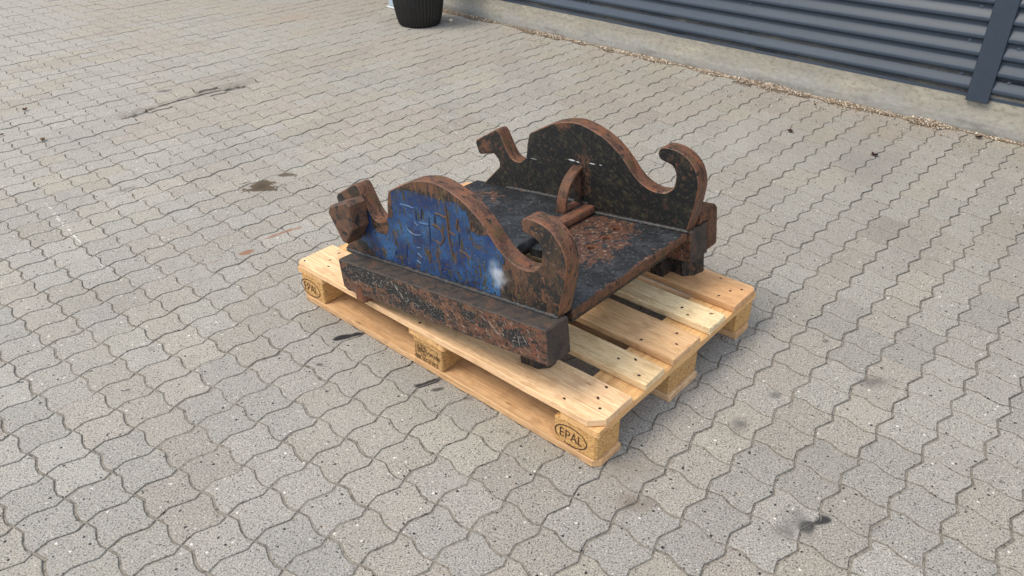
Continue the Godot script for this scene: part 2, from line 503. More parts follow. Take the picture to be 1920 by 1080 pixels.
func ground() -> void:
	var spk: Texture2D = speckle()[0]
	var stn := stains()
	var paver_mat := func(tint: Color, off: Vector3) -> StandardMaterial3D:
		var m := tri(srf(tint, 0.92, spk, 0.12), Vector3.ONE * 1.12, off, true)
		m.detail_enabled = true
		m.detail_albedo = stn
		m.detail_blend_mode = BaseMaterial3D.BLEND_MODE_MIX
		m.detail_uv_layer = BaseMaterial3D.DETAIL_UV_2
		m.uv2_triplanar = true
		m.uv2_world_triplanar = true
		m.uv2_scale = Vector3.ONE / STS
		m.uv2_offset = Vector3(-ST0.x / STS, 0, (ST0.y + STS) / STS)
		m.uv2_triplanar_sharpness = 8.0
		return m
	# earth far beyond the yard
	var far := PlaneMesh.new()
	far.size = Vector2(400, 400)
	var g := put("ground", far, tri(srf(Color(0.86, 0.85, 0.82), 0.95, spk), Vector3.ONE * 1.0, Vector3(), true), self)
	g.position = Vector3(0, -0.05, 0)
	tag(g, "flat ground that lies under and beyond the paved yard", "", "", "structure")
	var yard := base("pavement", Vector3.ZERO)
	tag(yard, "grey yard of interlocking wavy concrete pavers", "", "", "structure")
	var bed := MB.new()
	var nn := Vector3.UP
	var lev := noise(81, 2.2, 3)
	var sand_at := func(x: float, y: float) -> Vector3:
		var near := clampf(1.0 - (Vector2(x, y) - Vector2(0.9, -0.6)).length() / 2.6, 0.0, 1.0)
		var z := -0.0044 + 0.0030 * near + lev.get_noise_2d(x, y) * 0.0022
		if absf(x + 2.2) < 0.16 and y > 0.36 and y < 1.28: z = -0.032
		return W(x, y, minf(z, -0.0030))
	var st := 0.09
	for i in 140:
		for j in 66:
			var xa := -9.3 + i * st; var ya := -2.2 + j * st
			bed.quad(sand_at.call(xa, ya), sand_at.call(xa + st, ya), sand_at.call(xa + st, ya + st), sand_at.call(xa, ya + st), nn, nn, nn, nn)
	for q in [[-16.0, -9.0, -9.3, 4.4], [3.3, -9.0, 9.0, 3.2], [-9.3, -9.0, 3.3, -2.2], [-9.3, 3.74, 3.3, 4.4]]:
		bed.quad(W(q[0], q[1], -0.0046), W(q[2], q[1], -0.0046), W(q[2], q[3], -0.0046), W(q[0], q[3], -0.0046), nn, nn, nn, nn)
	var sandn := Pic.new(512, 512, Color(0.47, 0.447, 0.41))
	sandn.lay(Color(0.56, 0.53, 0.48), nb(21, 512, 512, 0.3, 2, 1, 1, true), 120, 220, 0.9)
	sandn.lay(Color(0.27, 0.25, 0.225), nb(22, 512, 512, 0.05, 3, 1, 1, true), 130, 40, 0.8)
	var sand_mat: StandardMaterial3D = paver_mat.call(Color.WHITE, Vector3())
	sand_mat.albedo_texture = sandn.tex()
	sand_mat.heightmap_texture = sand_mat.albedo_texture
	sand_mat.uv1_scale = Vector3.ONE * 2.0
	put("joint_sand", mesh_of([bed]), sand_mat, yard)
	# the pavers
	var full := paver_mesh(1, 2)
	var flatways := paver_mesh(2, 1)
	var half := paver_mesh(1, 1)
	var tone := noise(41, 0.55, 3)
	var warm := noise(42, 0.35, 2)
	var eye := Vector2(1.9528, -1.1323)
	var list := []
	for i in range(-120, 60):
		for j in range(-85, 18):
			var across := j < -17 and i < 3 and i > -60   # a patch laid the other way
			var kind := 0
			var c := Vector2(i + 0.5, j + 0.5)
			if across:
				if (i + j) % 2 == 0:
					kind = 2; c.x += 0.5
					if i == 2: kind = 3; c.x -= 0.5
				else:
					if i == -59: kind = 3
					else: continue
			else:
				var odd := 1 if (i >= 2 and j < -2) or (i < -7 and j > 6) else 0
				var line := posmod(j + 2, 9) == 0      # a straight course starts here
				var last := posmod(j + 3, 9) == 0 or (j == -18 and i < 3)
				var starts := posmod(i + j + odd, 2) == 0
				if starts:
					if last: kind = 3
					else: kind = 1; c.y += 0.5
				else:
					if line or (j == -17 and i < 3 and i > -60): kind = 3
					else: continue
			var xy := lattice(c.x, c.y)
			if xy.y > 3.03 - 0.06 * xy.x + 0.02: continue
			list.append([xy.distance_squared_to(eye), kind, xy, i, j])
	# order by how large they show: distance from the eye, those in view first
	var R0 := cam_rows()
	for e in list:
		var d := W(e[2].x, e[2].y, 0.0) - W(1.9528, -1.1323, 1.3814)
		var z: float = d.dot(R0[2])
		var sx: float = absf(d.dot(R0[0]) / z) / (0.3734 * 16.0 / 9.0) if z > 0.1 else 9.0
		var sy: float = absf(d.dot(R0[1]) / z) / 0.3734 if z > 0.1 else 9.0
		# under the pallet nothing shows
		if sx > 1.02 or sy > 1.04: e[0] += 1000.0
		if e[2].x > 0.02 and e[2].x < 0.95 and e[2].y > 0.12 and e[2].y < 0.8: e[0] += 500.0
	list.sort_custom(func(a, b): return a[0] < b[0])
	var meshes := [null, full, flatways, half]
	var mats := []
	for k in 10:
		var u := k / 9.0
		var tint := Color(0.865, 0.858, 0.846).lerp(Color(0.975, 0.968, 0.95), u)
		if k % 4 == 1: tint = tint * Color(1.0, 0.988, 0.98)
		if k % 4 == 2: tint = tint * Color(0.995, 0.998, 1.0)
		if k % 4 == 3: tint = tint * Color(1.0, 0.995, 0.98)
		tint.a = 1.0
		mats.append(paver_mat.call(tint, Vector3(k * 0.37, 0, k * 0.61)))
	var rest := {1: [], 2: [], 3: []}
	for n in list.size():
		var e = list[n]
		var xy: Vector2 = e[2]
		var rise := rng.randf_range(-0.0016, 0.0016)
		var tx := rng.randf_range(-0.007, 0.007); var tz := rng.randf_range(-0.007, 0.007)
		# a course that has sunk and left an open joint
		if xy.y > 0.42 and xy.y < 1.2:
			var off := xy.x + 2.20 - 0.03 * sin(xy.y * 6.0)
			if off > -0.115 and off <= 0.0: tz -= 0.13; rise -= 0.007; xy.x -= 0.004
			elif off > 0.0 and off < 0.115: tz += 0.06; rise -= 0.004; xy.x += 0.003
		var b := Basis.from_euler(Vector3(tx, TURN + rng.randf_range(-0.006, 0.006), tz))
		var at := W(xy.x + rng.randf_range(-0.0008, 0.0008), xy.y + rng.randf_range(-0.0008, 0.0008), rise)
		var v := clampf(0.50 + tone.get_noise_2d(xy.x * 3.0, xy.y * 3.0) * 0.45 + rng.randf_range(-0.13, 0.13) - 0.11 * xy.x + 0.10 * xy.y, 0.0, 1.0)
		if n < 300:
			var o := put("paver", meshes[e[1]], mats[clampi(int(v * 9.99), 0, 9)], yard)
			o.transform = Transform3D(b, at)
		else:
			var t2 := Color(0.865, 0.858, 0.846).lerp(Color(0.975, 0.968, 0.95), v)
			var ww := warm.get_noise_2d(xy.x * 2.0, xy.y * 2.0) + rng.randf_range(-0.25, 0.25)
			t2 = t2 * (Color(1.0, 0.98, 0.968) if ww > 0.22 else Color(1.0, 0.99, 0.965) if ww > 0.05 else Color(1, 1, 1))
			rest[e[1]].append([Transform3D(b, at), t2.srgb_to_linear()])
	for kind in rest:
		var mm := MultiMesh.new()
		mm.transform_format = MultiMesh.TRANSFORM_3D
		mm.use_colors = true
		mm.mesh = meshes[kind]
		mm.instance_count = rest[kind].size()
		for q in rest[kind].size():
			mm.set_instance_transform(q, rest[kind][q][0])
			mm.set_instance_color(q, rest[kind][q][1])
		var mi := MultiMeshInstance3D.new()
		mi.name = numbered("paver_field", yard)
		mi.multimesh = mm
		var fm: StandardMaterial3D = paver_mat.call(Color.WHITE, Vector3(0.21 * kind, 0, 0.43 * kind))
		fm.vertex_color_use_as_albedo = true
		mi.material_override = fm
		mi.set_meta("kind", "stuff")
		yard.add_child(mi, true)

func cam_rows() -> Array:
	return [W(0.74905, 0.66233, -0.01562), W(-0.34434, 0.40935, 0.8449), W(-0.566, 0.6275, -0.53469)]

# ---------------------------------------------------------------- wall of the building
func wall() -> void:
	var a := -atan(0.06)
	# the wall's own frame: x along the wall (right), y up, z out towards the yard
	var b := base("building_wall", W(0, 3.03, 0), a)
	b.rotation.y = atan(-0.06)
	tag(b, "building wall with slate blue corrugated cladding above a concrete plinth", "wall")
	# plinth
	var p := Pic.new(1024, 128, Color(0.575, 0.56, 0.52))
	var n1 := nb(51, 1024, 128, 0.02, 4, 2.0, 1.0)
	var n2 := nb(52, 1024, 128, 0.06, 4)
	var n3 := nb(53, 1024, 128, 0.4, 2)
	p.lay(Color(0.65, 0.63, 0.575), n1, 120, 220, 0.8)
	p.lay(Color(0.47, 0.455, 0.41), n2, 130, 40, 0.7)
	var low := Mask.new(1024, 128)
	for x in 1024:
		var line := 62.0 + (n1[x + 1024 * 40] - 128) * 0.22
		for y in 128: low.d[y * 1024 + x] = clampi(int((y - line) * 4.5 + 60), 0, 255)
	p.lay(Color(0.535, 0.54, 0.535), low.d, 20, 255, 0.8)
	p.lay(Color(0.42, 0.42, 0.40), n1, 110, 40, 0.6, low.d)
	p.lay(Color(0.63, 0.635, 0.63), n2, 140, 230, 0.6, low.d)
	var foot := Mask.new(1024, 128)
	for x in 1024:
		for y in 128: foot.d[y * 1024 + x] = clampi(int((y - 112.0) * 16.0), 0, 255)
	p.lay(Color(0.33, 0.29, 0.235), n2, 90, 170, 0.8, foot.d)
	p.lay(Color(0.74, 0.72, 0.66), n3, 165, 240, 0.6)
	p.lay(Color(0.36, 0.34, 0.31), n3, 84, 20, 0.6)
	var pm := srf(Color.WHITE, 0.95, p.tex(), 0.15)
	var mb := MB.new()
	var x0 := -14.0; var x1 := 8.0
	var prof := [Vector2(0.012, -0.03), Vector2(0.010, 0.05), Vector2(0.004, 0.085), Vector2(0.0, 0.12), Vector2(0.0, 0.30)]   # (out, up)
	var segs := 110
	for s in segs:
		var xa := lerpf(x0, x1, float(s) / segs); var xb := lerpf(x0, x1, float(s + 1) / segs)
		for i in prof.size() - 1:
			var q0: Vector2 = prof[i]; var q1: Vector2 = prof[i + 1]
			var wa := 0.004 * sin(xa * 3.1) * (1.0 if q0.y < 0.07 else 0.0); var wb := 0.004 * sin(xb * 3.1) * (1.0 if q0.y < 0.07 else 0.0)
			var wa1 := 0.004 * sin(xa * 3.1) * (1.0 if q1.y < 0.07 else 0.0); var wb1 := 0.004 * sin(xb * 3.1) * (1.0 if q1.y < 0.07 else 0.0)
			var nn := Vector3(0, q0.x - q1.x, q1.y - q0.y).normalized()
			mb.quad(Vector3(xa, q0.y, q0.x + wa), Vector3(xb, q0.y, q0.x + wb), Vector3(xb, q1.y, q1.x + wb1), Vector3(xa, q1.y, q1.x + wa1), nn, nn, nn, nn,
				Vector2(xa / 2.7, 1.0 - q0.y / 0.19), Vector2(xb / 2.7, 1.0 - q0.y / 0.19), Vector2(xb / 2.7, 1.0 - q1.y / 0.19), Vector2(xa / 2.7, 1.0 - q1.y / 0.19))
	put("concrete_plinth", mesh_of([mb]), pm, b)
	put("wall_core", box_mesh(Vector3(x0, 0.14, -0.4), Vector3(x1, 3.4, -0.03), 0.002), srf(Color(0.3, 0.3, 0.3), 0.9), b)
	# cladding sheets
	var steel := srf(Color(0.235, 0.28, 0.33), 0.27)
	steel.metallic_specular = 0.5
	var dust := Pic.new(512, 256, Color(0.93, 0.94, 0.95))
	dust.lay(Color(1, 1, 1), nb(61, 512, 256, 0.02, 4, 6, 1), 110, 200, 0.9)
	dust.lay(Color(0.84, 0.85, 0.86), nb(62, 512, 256, 0.2, 3, 3, 1), 110, 30, 0.6)
	steel.albedo_texture = dust.tex()
	steel.roughness_texture = null
	var pitch := 0.0762
	var ups := []
	var z := 0.166
	# (up, out): valley in at 0.26 - k * pitch, ridge out just below the upper slope
	for k in range(-2, 44):
		var v0 := 0.262 + k * pitch
		ups.append(Vector2(v0 - 0.044, 0.018)); ups.append(Vector2(v0 - 0.009, 0.0)); ups.append(Vector2(v0 + 0.006, 0.0)); ups.append(Vector2(v0 + 0.0195, 0.018))
	var line2 := PackedVector2Array()
	for i in ups.size() - 1:
		var q0: Vector2 = ups[i]; var q1: Vector2 = ups[i + 1]
		for s in 3: line2.append(q0.lerp(q1, [0.07, 0.5, 0.93][s]))
	var kept := PackedVector2Array([Vector2(0.164, 0.002)])
	for q in line2:
		if q.x > 0.168: kept.append(q)
	var sheet := func(xa: float, xb: float) -> ArrayMesh:
		var m := MB.new()
		var nrm := []
		for i in kept.size():
			var d := (kept[mini(i + 1, kept.size() - 1)] - kept[maxi(i - 1, 0)]).normalized()
			nrm.append(Vector3(0, -d.y, d.x).normalized())
		for i in kept.size() - 1:
			m.quad(Vector3(xa, kept[i].x, kept[i].y), Vector3(xb, kept[i].x, kept[i].y), Vector3(xb, kept[i + 1].x, kept[i + 1].y), Vector3(xa, kept[i + 1].x, kept[i + 1].y), nrm[i], nrm[i], nrm[i + 1], nrm[i + 1],
				Vector2(xa * 0.3, kept[i].x), Vector2(xb * 0.3, kept[i].x), Vector2(xb * 0.3, kept[i + 1].x), Vector2(xa * 0.3, kept[i + 1].x))
		# the turned lower edge
		var dn := Vector3.DOWN
		m.quad(Vector3(xa, 0.164, 0.002), Vector3(xb, 0.164, 0.002), Vector3(xb, 0.164, -0.03), Vector3(xa, 0.164, -0.03), dn, dn, dn, dn)
		return mesh_of([m])
	for q in [[-14.0, -3.72], [-3.62, -2.55 + 0.0], [-2.55, 1.212], [1.262, 5.0]]:
		pass
	var sheets := [[-14.0, -6.15], [-6.15, 1.20], [1.275, 8.0]]
	for q in sheets: put("cladding_sheet", sheet.call(q[0], q[1]), steel, b)
	var trim := srf(Color(0.205, 0.25, 0.30), 0.40)
	trim.albedo_texture = steel.albedo_texture
	put("cover_strip", box_mesh(Vector3(1.190, 0.150, 0.0), Vector3(1.288, 3.2, 0.024), 0.003), trim, b)
	# screws in every second valley
	var sc := MB.new()
	lathe(sc, [Vector2(0.0, 0.0065), Vector2(0.0028, 0.006), Vector2(0.0045, 0.004), Vector2(0.0045, 0.0022), Vector2(0.0085, 0.0016), Vector2(0.0085, 0.0), Vector2(0.0, 0.0)], 10)
	var scm := mesh_of([sc])
	var scmat := srf(Color(0.30, 0.33, 0.38), 0.3)
	for x in [-3.45, -2.3, -1.15, 0.0, 1.135, 1.34, 2.5]:
		for k in 3:
			var o := put("screw", scm, scmat, b)
			o.position = Vector3(x + rng.randf_range(-0.006, 0.006), 0.258 + k * 0.1524 + rng.randf_range(-0.004, 0.004), 0.0005)
			o.rotation.x = PI / 2
	# gravel washed along the foot of the wall
	var peb := SphereMesh.new()
	peb.radius = 0.5; peb.height = 1.0; peb.radial_segments = 6; peb.rings = 3
	var mm := MultiMesh.new()
	mm.transform_format = MultiMesh.TRANSFORM_3D
	mm.use_colors = true
	mm.mesh = peb
	mm.instance_count = 15000
	var gn := noise(71, 1.3, 2)
	for i in 15000:
		var x := rng.randf_range(-2.9, 2.2)
		if rng.randf() < 0.75: x = rng.randf_range(-1.6, 1.7)
		var dens := clampf(0.42 + gn.get_noise_1d(x * 2.0) * 1.1 + 0.15 * clampf(x, -1.0, 1.0), 0.05, 1.0)
		var out := absf(rng.randfn(0.0, 1.0)) * 0.040 * dens + 0.011
		if rng.randf() < 0.03: out += rng.randf_range(0.0, 0.35)
		var s := rng.randf_range(0.0028, 0.0085)
		if rng.randf() < 0.03: s *= 1.7
		var at := W(x, 3.03 - 0.06 * x - out, 0.001 + s * 0.22 + (0.016 * dens * maxf(0.0, 1.0 - (out - 0.012) / (0.085 * dens + 0.01)) if out < 0.11 else 0.0))
		mm.set_instance_transform(i, Transform3D(Basis.from_euler(Vector3(rng.randf() * 3, rng.randf() * 3, rng.randf() * 3)).scaled_local(Vector3(s, s * rng.randf_range(0.55, 0.9), s * rng.randf_range(0.7, 1.0))), at))
		var c: Color = [Color(0.60, 0.52, 0.43), Color(0.47, 0.40, 0.33), Color(0.72, 0.67, 0.59), Color(0.40, 0.355, 0.31), Color(0.80, 0.76, 0.70), Color(0.33, 0.285, 0.24)][rng.randi() % 6]
		mm.set_instance_color(i, c.srgb_to_linear())
	var gi := MultiMeshInstance3D.new()
	gi.name = "gravel"
	gi.multimesh = mm
	var gm := srf(Color.WHITE, 0.9)
	gm.vertex_color_use_as_albedo = true
	gi.material_override = gm
	tag(gi, "fine beige gravel washed along the foot of the concrete plinth", "gravel", "", "stuff")
	add_child(gi, true)
	# a low bank of dirt under it
	var dm := MB.new()
	var ds := 140
	for s in ds:
		var q := []
		for e in 2:
			var x := lerpf(-6.0, 4.0, float(s + e) / ds)
			var dens := clampf(0.42 + gn.get_noise_1d(x * 2.0) * 1.1 + 0.15 * clampf(x, -1.0, 1.0), 0.05, 1.0)
			q.append([x, dens])
		var f := func(e: int, out: float, up: float) -> Vector3: return W(q[e][0], 3.03 - 0.06 * q[e][0] - out, up)
		var cols := []
		for e in 2:
			var d: float = q[e][1]
			cols.append([f.call(e, -0.01, 0.004 + 0.016 * d), f.call(e, 0.014 + 0.03 * d, 0.003 + 0.013 * d), f.call(e, 0.024 + 0.07 * d, -0.003)])
		for i in 2: dm.quad(cols[0][i], cols[1][i], cols[1][i + 1], cols[0][i + 1], Vector3(0, 1, 0.25).normalized(), Vector3(0, 1, 0.25).normalized(), Vector3(0, 1, 0.25).normalized(), Vector3(0, 1, 0.25).normalized())
	var dt := Pic.new(256, 256, Color(0.40, 0.355, 0.30))
	dt.lay(Color(0.57, 0.51, 0.43), nb(73, 256, 256, 0.4, 2, 1, 1, true), 125, 220, 0.9)
	dt.lay(Color(0.27, 0.22, 0.17), nb(74, 256, 256, 0.12, 3, 1, 1, true), 120, 40, 0.8)
	var dirt := put("dirt", mesh_of([dm]), tri(srf(Color.WHITE, 1.0, dt.tex(), 0.4), Vector3.ONE * 4.0, Vector3(), true), self)
	tag(dirt, "brown dirt banked under the gravel along the plinth", "dirt", "", "stuff")

# ---------------------------------------------------------------- pallet
func wood_tex(sd: int, base_c: Color, hi: Color, lo: Color, fuzz: float) -> ImageTexture:
	var w := 1024; var h := 512      # grain along u
	var p := Pic.new(w, h, base_c)
	# growth rings: contours of a stretched field give long flowing figure
	var f := nb(sd + 8, w, h, 0.006, 3, 7.0, 1.0)
	var g2 := nb(sd + 9, w, h, 0.02, 3, 18.0, 1.0)
	var ring := PackedByteArray()
	ring.resize(w * h)
	for i in w * h: ring[i] = int(127.5 + 127.5 * sin((f[i] + g2[i] * 0.25) * 0.42))
	p.lay(hi, nb(sd, w, h, 0.035, 3, 24.0, 1.0), 118, 215, 0.6)
	p.lay(lo, nb(sd + 1, w, h, 0.02, 3, 14.0, 1.0), 125, 40, 0.55)
	p.lay(lo.darkened(0.08), ring, 150, 255, 0.45)
	p.lay(lo.darkened(0.2), nb(sd + 2, w, h, 0.10, 2, 30.0, 1.0), 88, 40, 0.45)
	p.lay(lo.darkened(0.15), nb(sd + 6, w, h, 0.3, 2, 20.0, 1.0), 90, 30, 0.5)
	p.lay(hi.lightened(0.2), nb(sd + 3, w, h, 0.25, 2, 8.0, 1.0), 150, 230, fuzz)
	p.lay(lo.darkened(0.1), nb(sd + 4, w, h, 0.012, 3, 1.0, 1.0), 112, 50, 0.5)
	p.lay(Color(0.45, 0.36, 0.28), nb(sd + 5, w, h, 0.35, 2, 2.0, 1.0), 68, 15, 0.6)
	p.lay(Color(0.62, 0.52, 0.42), nb(sd + 7, w, h, 0.010, 4, 2.5, 1.0), 168, 235, 0.3)
	var kr := RandomNumberGenerator.new()
	kr.seed = sd
	for i in 7:
		var kx := kr.randf() * w; var ky := kr.randf() * h; var ks := kr.randf_range(5, 11)
		for q in 4: p.dab(kx + kr.randfn(0, 1), ky, ks * (2.6 - q * 0.55), ks * (1.25 - q * 0.27), 0.0, [lo, lo.darkened(0.2), lo.darkened(0.1), lo.darkened(0.45)][q], 0.6, 0.5)
	for i in 60: p.dab(kr.randf() * w, kr.randf() * h, kr.randf_range(20, 90), kr.randf_range(0.5, 1.1), kr.randf_range(-0.02, 0.02), lo.darkened(0.4), 0.55, 0.5)
	for i in 26: p.dab(kr.randf() * w, kr.randf() * h, kr.randf_range(6, 26), kr.randf_range(4, 12), kr.randf() * PI, Color(0.42, 0.36, 0.30), kr.randf_range(0.08, 0.25), 1.0)
	return p.tex()

func plank_poly(x0: float, y0: float, x1: float, y1: float, cut := {}, uneven := 1.0) -> PackedVector2Array:
	# plan outline with slightly uneven long edges; cut: corner name -> size
	var out := PackedVector2Array()
	var steps := int((x1 - x0) / 0.07) + 2
	var steps2 := int((y1 - y0) / 0.07) + 2
	var ll: float = cut.get("ll", 0.0); var lr: float = cut.get("lr", 0.0); var ul: float = cut.get("ul", 0.0); var ur: float = cut.get("ur", 0.0)
	for i in steps: out.append(Vector2(lerpf(x0 + maxf(ll, 0.003), x1 - maxf(lr, 0.003), float(i) / (steps - 1)), y0 + rng.randf_range(-0.0012, 0.0012) * uneven))
	for i in steps2: out.append(Vector2(x1 + rng.randf_range(-0.001, 0.001) * uneven, lerpf(y0 + maxf(lr, 0.003), y1 - maxf(ur, 0.003), float(i) / (steps2 - 1))))
	for i in steps: out.append(Vector2(lerpf(x1 - maxf(ur, 0.003), x0 + maxf(ul, 0.003), float(i) / (steps - 1)), y1 + rng.randf_range(-0.0012, 0.0012) * uneven))
	for i in steps2: out.append(Vector2(x0 + rng.randf_range(-0.001, 0.001) * uneven, lerpf(y1 - maxf(ul, 0.003), y0 + maxf(ll, 0.003), float(i) / (steps2 - 1))))
	return out

func plank(called: String, parent: Node3D, poly: PackedVector2Array, z0: float, z1: float, mat: Material, bev := 0.0022) -> MeshInstance3D:
	var m := MB.new()
	ext(m, m, poly, Vector3(), Vector3.RIGHT, Vector3.FORWARD, Vector3.UP, z0, z1, bev, 3, 25.0)
	return put(called, mesh_of([m]), mat, parent)

func pallet() -> void:
	var root := base("wooden_pallet", Vector3.ZERO)
	tag(root, "pale wooden stringer pallet with branded chipboard blocks under the rusty hook frame", "pallet")
	var wa := wood_tex(101, Color(0.85, 0.735, 0.595), Color(0.895, 0.805, 0.69), Color(0.77, 0.63, 0.49), 0.3)
	var wbt := wood_tex(121, Color(0.895, 0.80, 0.655), Color(0.945, 0.88, 0.765), Color(0.81, 0.69, 0.53), 0.6)
	var wct := wood_tex(141, Color(0.825, 0.685, 0.525), Color(0.865, 0.745, 0.60), Color(0.75, 0.60, 0.445), 0.25)
	var along := func(t: Texture2D, tint: Color, k: float, bump := 0.05, turn := false) -> StandardMaterial3D:
		var m := srf(tint, 0.82, t, bump)
		m.metallic_specular = 0.35
		return tri(m, Vector3(0.9, 3.2, 3.2), Vector3(k * 0.31, k * 0.17, k * 0.23))
	# top boards: y0, y1, texture, tint
	var boards := [
		[-0.003, 0.140, wa, Color(1.05, 1.02, 0.98), {"lr": 0.032, "ll": 0.012}], [0.194, 0.285, wbt, Color(0.97, 0.95, 0.90), {}], [0.327, 0.465, wct, Color(1.0, 0.98, 0.95), {}],
		[0.512, 0.602, wbt, Color(1.0, 1.0, 0.97), {}], [0.655, 0.792, wct, Color(0.98, 0.93, 0.88), {"ur": 0.014, "ul": 0.02}]]
	var ends := [[0.006, 1.197], [0.03, 1.199], [0.02, 1.198], [0.03, 1.2], [0.0, 1.2]]
	var nails := [[[1.075, 0.024], [1.136, 0.079], [1.163, 0.051], [1.128, 0.126], [0.026, 0.014], [0.114, 0.042], [0.085, 0.07], [0.072, 0.116], [0.566, 0.017]], [[1.085, 0.24], [1.121, 0.265], [1.165, 0.216]], [[1.083, 0.35], [1.14, 0.437], [1.166, 0.394]], [[1.086, 0.554], [1.118, 0.532], [1.166, 0.58]], [[1.092, 0.77], [1.147, 0.724], [1.17, 0.752], [1.135, 0.679]]]
	var nm := MB.new()
	lathe(nm, [Vector2(0.0, 0.0004), Vector2(0.0026, 0.0004), Vector2(0.0034, 0.0001), Vector2(0.0034, -0.004)], 10)
	var nail_mesh := mesh_of([nm])
	var nail_mat := srf(Color(0.20, 0.165, 0.15), 0.55, null, 0.0, 0.3)
	var dm := MB.new()
	lathe(dm, [Vector2(0.0, 0.00015), Vector2(0.0046, 0.0001), Vector2(0.0052, -0.001)], 9)
	var dent_mesh := mesh_of([dm])
	var dent_mat := srf(Color(0.42, 0.29, 0.21), 0.9)
	for i in 5:
		var q = boards[i]
		var lift: float = [0.0, 0.0008, -0.0005, 0.001, 0.0][i]
		var o := plank("top_board", root, plank_poly(ends[i][0], q[0], ends[i][1], q[1], q[4]), 0.1225, 0.144 + lift, along.call(q[2], q[3], i + 1.0, 0.28 if i == 3 else 0.06), 0.003)
		if i == 3: tag(o, "rough pale top board, second from the back")
		for k in nails[i]:
			var dn := put("nail_dent", dent_mesh, dent_mat, o)
			dn.position = W(k[0] + rng.randf_range(-0.001, 0.001), k[1], 0.144 + lift)
			dn.rotation.y = rng.randf() * 3.0
			dn.scale = Vector3(rng.randf_range(0.9, 1.5), 1, rng.randf_range(0.7, 1.0))
			var n := put("nail", nail_mesh, nail_mat, o)
			n.position = W(k[0], k[1], 0.144 + lift)
	# splinters on the rough board
	var sp := MB.new()
	for k in 420:
		var x := rng.randf_range(0.9, 1.2); var y := rng.randf_range(0.512, 0.602); var l := rng.randf_range(0.003, 0.011); var an := rng.randf_range(-0.7, 0.7)
		var z0 := 0.1451; var edge := rng.randf() < 0.3
		if edge: y = 0.512 if rng.randf() < 0.6 else 0.602; z0 = rng.randf_range(0.128, 0.1445)
		var a := W(x, y, z0); var d := W(cos(an), sin(an) - (0.4 if edge and y < 0.55 else 0.0), rng.randf_range(0.0, 0.25)) * l; var sd := W(-sin(an), cos(an), 0.3) * 0.0005
		sp.tri(a - sd, a + sd, a + d, Vector3.UP, Vector3.UP, Vector3.UP)
	var sp_o := put("splinters", mesh_of([sp]), srf(Color(0.93, 0.87, 0.70), 0.9), root.get_node("top_board_003"))
	sp_o.set_meta("kind", "stuff")
	# cross boards
	var strings := [[0.0, 0.13], [0.53, 0.675], [1.060, 1.197]]
	for i in 3:
		var s := Node3D.new()
		var q = strings[i]
		var m := MB.new()
		# built lying along its own x, then turned across the pallet
		var poly := plank_poly(0.0, q[0], 0.80, q[1], {"lr": 0.0, "ul": 0.024} if i == 2 else {})
		ext(m, m, poly, Vector3(), Vector3.RIGHT, Vector3.FORWARD, Vector3.UP, 0.1005, 0.1215, 0.002, 3, 25.0)
		var o := put("cross_board", mesh_of([m]), along.call(wa, Color(1.0, 0.93, 0.80), 11.0 + i, 0.16), root)
		o.transform = Transform3D(Basis(W(0, 1, 0), Vector3.UP, W(1, 0, 0)), W(0, 0.0, 0))
		o.transform = Transform3D(Basis(Vector3(0, 0, -1), Vector3.UP, Vector3(1, 0, 0)), Vector3(0, 0, 0))
		# local x -> away, local -z -> to the left: mirror kept by placing from the right end
		o.transform = Transform3D(Basis(Vector3(0, 0, -1), Vector3.UP, Vector3(1, 0, 0)), Vector3(q[0] + q[1], 0, 0))
		s.free()
	# blocks of pressed chips
	var chip := Pic.new(512, 512, Color(0.74, 0.60, 0.41))
	var cr := RandomNumberGenerator.new()
	cr.seed = 9
	for k in 7000:
		var c: Color = [Color(0.82, 0.69, 0.49), Color(0.66, 0.50, 0.32), Color(0.75, 0.60, 0.40), Color(0.58, 0.42, 0.26), Color(0.86, 0.75, 0.56), Color(0.45, 0.32, 0.20)][cr.randi() % 6]
		chip.dab(cr.randf() * 512, cr.randf() * 512, cr.randf_range(3, 9), cr.randf_range(1.2, 3.0), cr.randf_range(-0.5, 0.5), c, 0.8, 0.35)
	var ct := chip.tex()
	var xs := [[0.004, 0.122], [0.546, 0.662], [1.062, 1.192]]
	var ys := [[0.002, 0.10], [0.329, 0.472], [0.70, 0.797]]
	for i in 3:
		for j in 3:
			var cut := {}
			if i == 2 and j == 0: cut = {"lr": 0.006}
			if i == 0 and j == 0: cut = {"ll": 0.010}
			var t := Color(1.0, 0.96, 0.88) if (i + j) % 2 == 0 else Color(0.95, 0.92, 0.86)
			var bm := tri(srf(t, 0.9, ct, 0.25), Vector3.ONE * 4.5, Vector3(i * 0.37, j * 0.21, (i + j) * 0.53))
			var o := plank("block", root, plank_poly(xs[i][0], ys[j][0], xs[i][1], ys[j][1], cut, 0.15), 0.0225, 0.1, bm, 0.004)
			if j == 0 and i != 1: brand_oval(o, 0.055 if i == 0 else 1.115, ys[0][0])
			if j == 0 and i == 1: brand_stamp(o, ys[0][0])
			if i == 2 and j == 2: hole_in_block(o)
	# skids
	var sk := [[0.0, 0.10], [0.3275, 0.4725], [0.70, 0.80]]
	for j in 3:
		var cut := {"lr": 0.016, "ll": 0.02} if j == 0 else ({"ur": 0.02, "ul": 0.02} if j == 2 else {})
		plank("bottom_board", root, plank_poly(0.003, sk[j][0], 1.199, sk[j][1], cut), 0.0, 0.022, along.call(wct if j != 1 else wa, Color(0.95, 0.925, 0.89), 21.0 + j, 0.06), 0.003)

func text_mesh(s: String, size: float, face := "Droid Sans") -> TextMesh:
	var t := TextMesh.new()
	var f := SystemFont.new()
	f.font_names = PackedStringArray([face])
	t.font = f
	t.text = s
	t.font_size = 64
	t.pixel_size = size / 46.0
	t.depth = 0.0006
	t.curve_step = 3.0
	return t

